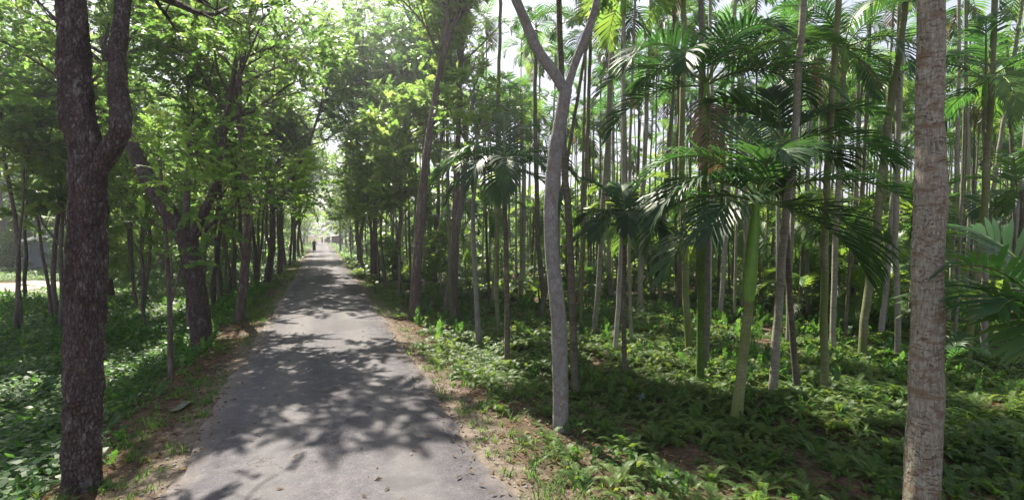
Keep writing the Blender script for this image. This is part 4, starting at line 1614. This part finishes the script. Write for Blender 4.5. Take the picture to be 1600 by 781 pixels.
M['glass'] = simple('dark_glass', G(.03, .04, .045), .08, .5)
M['lamp'] = simple('lamp_lens', G(.7, .7, .65), .15, .5)
M['bag'] = simple('white_blue_plastic', G(.25, .33, .42), .45, .4, 18, .35)
M['sheath'] = simple('grey_green_sheath', G(.11, .125, .095), .7, .2, 9, .3, .4)
M['sand'] = simple('pale_sand', G(.42, .37, .28), .95, .1, 1.2, .18, .2)
M['stone'] = simple('grey_stone', G(.20, .185, .17), .9, .2, 9, .4, .4)


def one(name, mb, mat, label=None, cat=None, group=None, parent=None, loc=None, smooth=True):
    o = link(name, mb.mesh(name, M[mat], smooth), parent)
    if loc is not None:
        o.location = loc
    return tag(o, label, cat, group)


def person(label, loc, rz, shirt, lower, stride=.22):
    t = thing('person', label, 'person', loc, None, rz)
    # joints, facing +y; one skinned body
    J = {'pel': (0, 0, .88), 'waist': (0, 0, 1.02), 'chest': (0, .01, 1.25), 'neck': (0, .01, 1.41), 'head': (0, .03, 1.50), 'crown': (0, .03, 1.60), 'nose': (0, .125, 1.525), 'earl': (-.095, .03, 1.53), 'earr': (.095, .03, 1.53), 'chin': (0, .09, 1.455),
         'shl': (-.17, 0, 1.35), 'ell': (-.24, -.07, 1.09), 'wrl': (-.25, .02, .86), 'hal': (-.25, .06, .76),
         'shr': (.17, 0, 1.35), 'elr': (.27, .05, 1.10), 'wrr': (.30, .17, .92), 'har': (.30, .22, .84),
         'hil': (-.09, 0, .84), 'knl': (-.10, .5 * stride + .03, .46), 'anl': (-.10, stride * .7, .08), 'tol': (-.10, stride * .7 + .17, .03),
         'hir': (.09, 0, .84), 'knr': (.10, -.1 * stride + .03, .46), 'anr': (.10, -stride, .10), 'tor': (.10, -stride + .15, .03)}
    rad = dict(pel=.13, waist=.115, chest=.13, neck=.05, head=.085, crown=.075, nose=.014, earl=.018, earr=.018, chin=.035, shl=.065, ell=.04, wrl=.028, hal=.03, shr=.065, elr=.04, wrr=.028, har=.03,
               hil=.085, knl=.055, anl=.038, tol=.035, hir=.085, knr=.055, anr=.038, tor=.035)
    E = [('pel', 'waist'), ('waist', 'chest'), ('chest', 'neck'), ('neck', 'head'), ('head', 'crown'), ('head', 'nose'), ('head', 'earl'), ('head', 'earr'), ('head', 'chin'), ('chest', 'shl'), ('shl', 'ell'), ('ell', 'wrl'), ('wrl', 'hal'),
         ('chest', 'shr'), ('shr', 'elr'), ('elr', 'wrr'), ('wrr', 'har'), ('pel', 'hil'), ('hil', 'knl'), ('knl', 'anl'), ('anl', 'tol'), ('pel', 'hir'), ('hir', 'knr'), ('knr', 'anr'), ('anr', 'tor')]

    def skinned(name, keys, mat, grow_=0.0, over=None):
        over = over or {}
        ks = [k for k in J if k in keys]
        me = bpy.data.meshes.new(name)
        me.from_pydata([over.get(k, J[k]) for k in ks], [(ks.index(a), ks.index(b_)) for a, b_ in E if a in ks and b_ in ks], [])
        o = link(name, me, t)
        md = o.modifiers.new('skin', 'SKIN')
        sv = me.skin_vertices[0].data
        for k_, v_ in zip(ks, sv):
            r = rad[k_] + grow_
            v_.radius = (r, r * (.75 if k_ in ('pel', 'waist', 'chest') else 1))
        sv[0].use_root = True
        o.modifiers.new('sub', 'SUBSURF').levels = 2
        o.modifiers['sub'].render_levels = 2
        me.materials.append(M[mat])
        return o
    skinned('body', set(J), 'skin')
    skinned('shirt', {'pel', 'waist', 'chest', 'neck', 'shl', 'ell', 'shr', 'elr'}, shirt, .032, {'neck': (0, .01, 1.385)})
    mb = MB()
    zz = np.linspace(.99, .20, 10)
    mb.tube(np.column_stack([0 * zz, .02 + 0 * zz, zz]), np.interp(zz, [.2, .5, .85, .99], [.215, .21, .19, .165]), 16, .05, 3)
    one('lungi', mb, lower, parent=t)
    mb = MB()
    zz = np.linspace(0, 1, 8)
    mb.tube(np.column_stack([0 * zz, .012 + .012 * zz, 1.535 + .165 * zz]), .093 * np.sqrt(np.clip(1 - (zz * .995) ** 2.6, .01, 1)), 14, .06, 5)
    one('hair', mb, 'hair', parent=t)
    return t


p, d = ground(491, 393.5)
person('walker in dark shirt and dark lungi on the left edge of the lane', p + Vector((0, 0, .02)), .12, 'shirt_dark', 'lungi_dark', .13)
p = at(503.5, 378, 138)
person('distant figure in pale clothes beside the waiting three-wheeler', (p.x, p.y, .02), 2.6, 'shirt_pale', 'cloth_pale', .08)

# three-wheeled rickshaw at the far end, front towards the camera
p = at(512, 377, 134)
t = thing('auto_rickshaw', 'small green three-wheeler with pale canopy at the far end of the lane', 'rickshaw', (p.x, p.y, .03), None, math.pi + .15)
mb = MB()
prof = [(-1.25, .35), (-1.25, .95), (.2, .95), (.2, .55), (.75, .50), (1.05, 1.0), (1.3, .95), (1.35, .45), (1.1, .30)]
n = len(prof)
V = [(-.62, y, z) for y, z in prof] + [(.62, y, z) for y, z in prof]
for k in (5, 6, 7, 8):
    V[k] = (-.38, *prof[k])
    V[k + n] = (.38, *prof[k])
Q = [(k, (k + 1) % n, (k + 1) % n + n, k + n) for k in range(n)]
Q += [(0, 1, 2, 3), (0, 3, 4, 8), (4, 5, 7, 8), (0 + n, 3 + n, 2 + n, 1 + n), (0 + n, 8 + n, 4 + n, 3 + n), (4 + n, 8 + n, 7 + n, 5 + n)]
mb.add(V, Q)
one('body', mb, 'paint_green', parent=t, smooth=False)
mb = MB()
for k in range(5):
    a = [(-.66, -.2), (-.55, .12), (0, .2), (.55, .12), (.66, -.2)]
xs = np.array([-.68, -.62, -.3, 0, .3, .62, .68])
zs = np.array([1.62, 1.78, 1.86, 1.88, 1.86, 1.78, 1.62])
vv = []
for y in (-1.3, .95):
    for off in (0, .03):
        vv += [(x, y, z - off) for x, z in zip(xs, zs)]
m7 = 7
Q = []
for k in range(6):
    Q += [(k, k + 1, 14 + k + 1, 14 + k), (7 + k, 14 + 7 + k, 14 + 7 + k + 1, 7 + k + 1), (k, 7 + k, 8 + k, k + 1), (14 + k, 15 + k, 22 + k, 21 + k)]
Q += [(0, 14, 21, 7), (6, 13, 27, 20)]
mb.add(vv, Q)
one('canopy', mb, 'canvas', parent=t, smooth=False)
for x, y in ((-.6, -1.2), (.6, -1.2), (-.6, .1), (.6, .1), (-.42, .95), (.42, .95)):
    mb = MB()
    mb.tube([(x, y, .9), (x, y, 1.3), (x, y, 1.66)], .022, 6)
    one('post', mb, 'metal', parent=t)
mb = MB()
mb.box((0, 1.0, 1.32), (.8, .02, .55))
one('windscreen', mb, 'glass', parent=t, smooth=False)
mb = MB()
mb.box((0, -.45, .62), (1.05, .5, .12))
mb.box((0, -.75, .85), (1.05, .1, .45))
one('seat', mb, 'wood_dark', parent=t, smooth=False)
mb = MB()
mb.tube([(0, 1.33, .78), (0, 1.40, .78), (0, 1.41, .78)], [.08, .10, .02], 12)
one('headlight', mb, 'lamp', parent=t)
for x, y in ((-.58, -.85), (.58, -.85), (0, 1.15)):
    mb = MB()
    a = np.linspace(0, 2 * math.pi, 25)
    mb.tube(np.column_stack([0 * a + x, y + .19 * np.cos(a), .24 + .19 * np.sin(a)]), .055, 8)
    w_ = one('wheel', mb, 'rubber', parent=t)
    mb = MB()
    mb.tube([(x - .03, y, .24), (x + .03, y, .24)], .14, 12, cap=True)
    one('rim', mb, 'metal', parent=w_)

# roadside stall
p = at(523, 380, 132)
t = thing('roadside_stall', 'small stall with sloping pale tin roof beside the far lane', 'stall', (p.x + .6, p.y, gzf(p.x + .6, p.y)), None, .1)
mb = MB()
mb.box((0, 0, 2.55), (3.0, 2.6, .05), rot=Euler((0, R(-10), 0)).to_matrix())
one('roof', mb, 'tin', parent=t, smooth=False)
for x in (-1.2, 1.2):
    for y in (-1.0, 1.0):
        mb = MB()
        mb.tube([(x, y, -.2), (x, y, 1.2), (x, y, 2.5 + .17 * x)], .05, 7)
        one('post', mb, 'wood_dark', parent=t)
mb = MB()
mb.box((0, 1.08, 1.2), (2.4, .06, 2.2))
mb.box((1.27, 0, 1.2), (.06, 2.1, 2.2))
one('wall', mb, 'rust_tin', parent=t, smooth=False)
mb = MB()
mb.box((-.1, -.85, .85), (2.0, .5, .06))
mb.box((-.1, -.62, .42), (1.9, .05, .78))
one('counter', mb, 'wood_dark', parent=t, smooth=False)

# utility pole on the right verge
p, d = ground(532, 394.5)
mb = MB()
zz = np.linspace(-.3, 10.1, 12)
mb.tube(np.column_stack([0 * zz, 0 * zz, zz]), np.linspace(.15, .09, 12), 10, cap=True)
t = thing('utility_pole', 'bare grey utility pole on the right verge of the lane', 'pole', p)
one('pole', mb, 'concrete', parent=t)
mb = MB()
mb.box((0, 0, 9.6), (1.1, .07, .09))
one('crossarm', mb, 'wood_dark', parent=t, smooth=False)
for x in (-.48, 0.2, .48):
    mb = MB()
    mb.tube([(x, 0, 9.645), (x, 0, 9.72), (x, 0, 9.78), (x, 0, 9.82)], [.02, .05, .05, .02], 8, cap=True)
    one('insulator', mb, 'canvas', parent=t)

# shed in the clearing
p = at(74, 418, 50)
t = thing('garden_shed', 'blue-grey shed with pale tin roof beyond the clearing', 'shed', (p.x, p.y, gzf(p.x, p.y)), None, -YAW - R(38))
mb = MB()
mb.box((0, 0, 1.25), (4.6, 3.2, 2.7))
one('wall', mb, 'wall_blue', parent=t, smooth=False)
mb = MB()
mb.box((0, -.95, 2.95), (5.2, 2.15, .05), rot=Euler((R(17), 0, 0)).to_matrix())
mb.box((0, 1.0, 2.95), (5.2, 2.15, .05), rot=Euler((R(-17), 0, 0)).to_matrix())
one('roof', mb, 'tin', parent=t, smooth=False)
mb = MB()
mb.box((1.2, -1.625, 1.0), (.9, .05, 2.0))
dr = one('door', mb, 'wood_dark', parent=t, smooth=False)
mb = MB()
mb.box((-1.1, -1.62, 1.55), (.9, .04, .8))
wn = one('window', mb, 'glass', parent=t, smooth=False)
mb = MB()
for x, z, a_, b_ in ((-1.1, 1.98, 1.02, .06), (-1.1, 1.12, 1.02, .06), (-1.58, 1.55, .06, .8), (-.62, 1.55, .06, .8)):
    mb.box((x, -1.63, z), (a_, .07, b_))
one('frame', mb, 'wood_dark', parent=wn, smooth=False)

# sandy clearing
g = np.random.default_rng(8)
mb = MB()
nr, na = 10, 40
c0 = at(10, 440, 31)
V = []
for i in range(nr):
    for j in range(na):
        a = 2 * math.pi * j / na
        r = (i / (nr - 1)) * (4.6 + .8 * math.sin(3 * a) + .5 * math.sin(7 * a + 1))
        x, y = c0.x + r * math.cos(a) * 1.0, c0.y + r * math.sin(a) * 1.5
        V.append((x, y, gzf(x, y) + (.03 if i < nr - 1 else -.05)))
Q = [(i * na + j, i * na + (j + 1) % na, (i + 1) * na + (j + 1) % na, (i + 1) * na + j) for i in range(nr - 1) for j in range(na)]
mb.add(V, Q)
o = one('sand_clearing', mb, 'sand')
tag(o, 'pale sandy clearing before the shed', kind='structure')

# fallen logs and stump
for k, (pa, pb, r, lab) in enumerate((((14, 474), (66, 462), .16, 'grey fallen log lying at the edge of the sandy clearing'), ((20, 462), (72, 453), .11, 'thinner dark fallen log behind the grey one at the clearing'))):
    a, da = ground(*pa)
    b_, db = ground(*pb)
    c_ = (a + b_) / 2
    mb = MB()
    tt = np.linspace(0, 1, 9)[:, None]
    mb.tube(np.array(a - c_)[None] * (1 - tt) + np.array(b_ - c_)[None] * tt + np.array([0, 0, r * .8]), np.linspace(r, r * .75, 9), 12, .06, 4 + k, cap=True)
    one('fallen_log', mb, ('log', 'wood_dark')[k], lab, 'log', loc=c_)
p, d = ground(170, 470)
mb = MB()
zz = np.linspace(-.1, 1.15, 8)
mb.tube(np.column_stack([.02 * np.sin(zz * 4), 0 * zz, zz]), np.interp(zz, [-.1, .1, .4, 1.15], [.36, .27, .23, .20]), 14, .1, 8, cap=True)
one('tree_stump', mb, 'wood_dark', 'dark broken stump among creepers behind the big verge tree', 'stump', loc=p)

# litter by the verge
p, d = ground(1002, 625)
g = np.random.default_rng(2)
mb = MB()
th = np.linspace(0, 1, 7)
mb.tube(np.column_stack([.03 * np.sin(th * 6), .03 * np.cos(th * 5), .01 + .06 * th]), .06 * np.sin(np.pi * np.clip(th, .08, .93)) + .012, 11, .5, 3)
one('plastic_bag', mb, 'bag', 'crumpled white and blue plastic bag lying among the ferns', 'litter', loc=p)
p, d = ground(286, 637)
mb = MB()
n = 12
tt = np.linspace(-1, 1, n)
V, Q = [], []
for side_ in (0, 1):
    for i, u in enumerate(tt):
        for j, v in enumerate((-1, -.4, .4, 1)):
            w_ = .11 * math.sqrt(max(.03, 1 - abs(u) ** 2.5))
            V.append((u * .36, v * w_ + .04 * math.sin(u * 2), .05 + .05 * v * v * (1 - abs(u)) + .03 * math.sin(u * 3) - .008 * side_))
for s_ in (0, 1):
    o_ = s_ * n * 4
    for i in range(n - 1):
        for j in range(3):
            qd = (o_ + i * 4 + j, o_ + i * 4 + j + 1, o_ + (i + 1) * 4 + j + 1, o_ + (i + 1) * 4 + j)
            Q.append(qd if s_ else qd[::-1])
for i in range(n - 1):
    for j in (0, 3):
        Q.append((i * 4 + j, (i + 1) * 4 + j, n * 4 + (i + 1) * 4 + j, n * 4 + i * 4 + j))
mb.add(V, Q)
o = one('fallen_sheath', mb, 'sheath', 'grey-green fallen palm sheath lying on the left dirt verge', 'palm sheath', loc=p)
o.rotation_euler = (0, 0, .9)
o.scale = (.6, .6, .6)
# pebbles on both verges
g = np.random.default_rng(14)
mb = MB()
a = np.array([[0, 0, -.5], [.5, 0, 0], [0, .5, 0], [-.5, 0, 0], [0, -.5, 0], [0, 0, .4]])
th = np.linspace(0, 2 * np.pi, 6, endpoint=False)
tv = np.vstack([np.column_stack([.3 * np.cos(th), .3 * np.sin(th), 0 * th - .3]), np.column_stack([.5 * np.cos(th + .2), .45 * np.sin(th), 0 * th]), np.column_stack([.28 * np.cos(th), .3 * np.sin(th), 0 * th + .27])])
tq = np.array([(r * 6 + i, r * 6 + (i + 1) % 6, (r + 1) * 6 + (i + 1) % 6, (r + 1) * 6 + i) for r in (0, 1) for i in range(6)] + [(12, 13, 14, 15), (12, 15, 16, 17)])
n = 1500
yy = 2 + 26 * g.uniform(0, 1, n) ** 1.5
off = np.abs(g.normal(.15, .3, n)) - .08
xx = np.where(g.uniform(0, 1, n) > .5, ROAD_R + off, ROAD_L - off)
sz = .012 + .05 * g.uniform(0, 1, n) ** 5
rot = rz_mats(g, n, .4)
zz = np.where((xx < ROAD_R) & (xx > ROAD_L), .03, gz(xx, yy))
mb.inst(tv, tq, np.column_stack([xx, yy, zz]), rot, sz, .5 + 0 * sz)
o = one('gravel', mb, 'stone')
tag(o, 'small grey stones along the crumbling road edges', kind='stuff')

# ------------------------------------------------------------------ morning haze in the air
mb = MB()
mb.box((0, 70, 17), (420, 320, 37.5))
hm, hnt, hout = new_mat('haze')
pv = hnt.nodes.new('ShaderNodeVolumePrincipled')
pv.inputs['Color'].default_value = (.86, .88, 1, 1)
pv.inputs['Density'].default_value = HAZE
pv.inputs['Anisotropy'].default_value = .68
hnt.links.new(pv.outputs[0], hout.inputs['Volume'])
M['haze'] = hm
o = one('haze', mb, 'haze', smooth=False)
tag(o, 'thin pale haze hanging between the trees', kind='stuff')

# ------------------------------------------------------------------ light and sky
wd = bpy.data.worlds.new('World')
scene.world = wd
wd.use_nodes = True
nt = wd.node_tree
bg = nt.nodes['Background']
sky = nt.nodes.new('ShaderNodeTexSky')
sky.sky_type = 'NISHITA'
sky.sun_disc = False
sky.sun_elevation = SUN_EL
sky.sun_rotation = SUN_AZ
sky.dust_density = 3.0
tc = nt.nodes.new('ShaderNodeTexCoord')
cl = noise(nt, tc.outputs['Generated'], 2.2, 5, .6, .4)
cf = ramp(nt, cl, [(.3, G(.45, .45, .45)), (.7, G(.8, .8, .8))])
skc = mixc(nt, cf, sky.outputs[0], G(4.2, 4.2, 4.7))
nt.links.new(skc, bg.inputs[0])
bg.inputs[1].default_value = .068
sd_ = bpy.data.lights.new('sun', 'SUN')
sd_.energy = 5
sd_.angle = R(.5)
sd_.color = (1, .92, .78)
so = bpy.data.objects.new('sun', sd_)
COL.objects.link(so)
so.location = (-10, 30, 40)
sdir = Vector((math.cos(SUN_EL) * math.sin(SUN_AZ), math.cos(SUN_EL) * math.cos(SUN_AZ), math.sin(SUN_EL)))
so.rotation_euler = sdir.to_track_quat('Z', 'Y').to_euler()

vs = scene.view_settings
vs.view_transform = 'Standard'
vs.look = 'None'
vs.exposure = 1.72
vs.gamma = 1
vs.use_curve_mapping = False
scene.cycles.use_denoising = True
scene.cycles.max_bounces = 8
scene.cycles.diffuse_bounces = 4
scene.cycles.transmission_bounces = 4
scene.cycles.glossy_bounces = 2
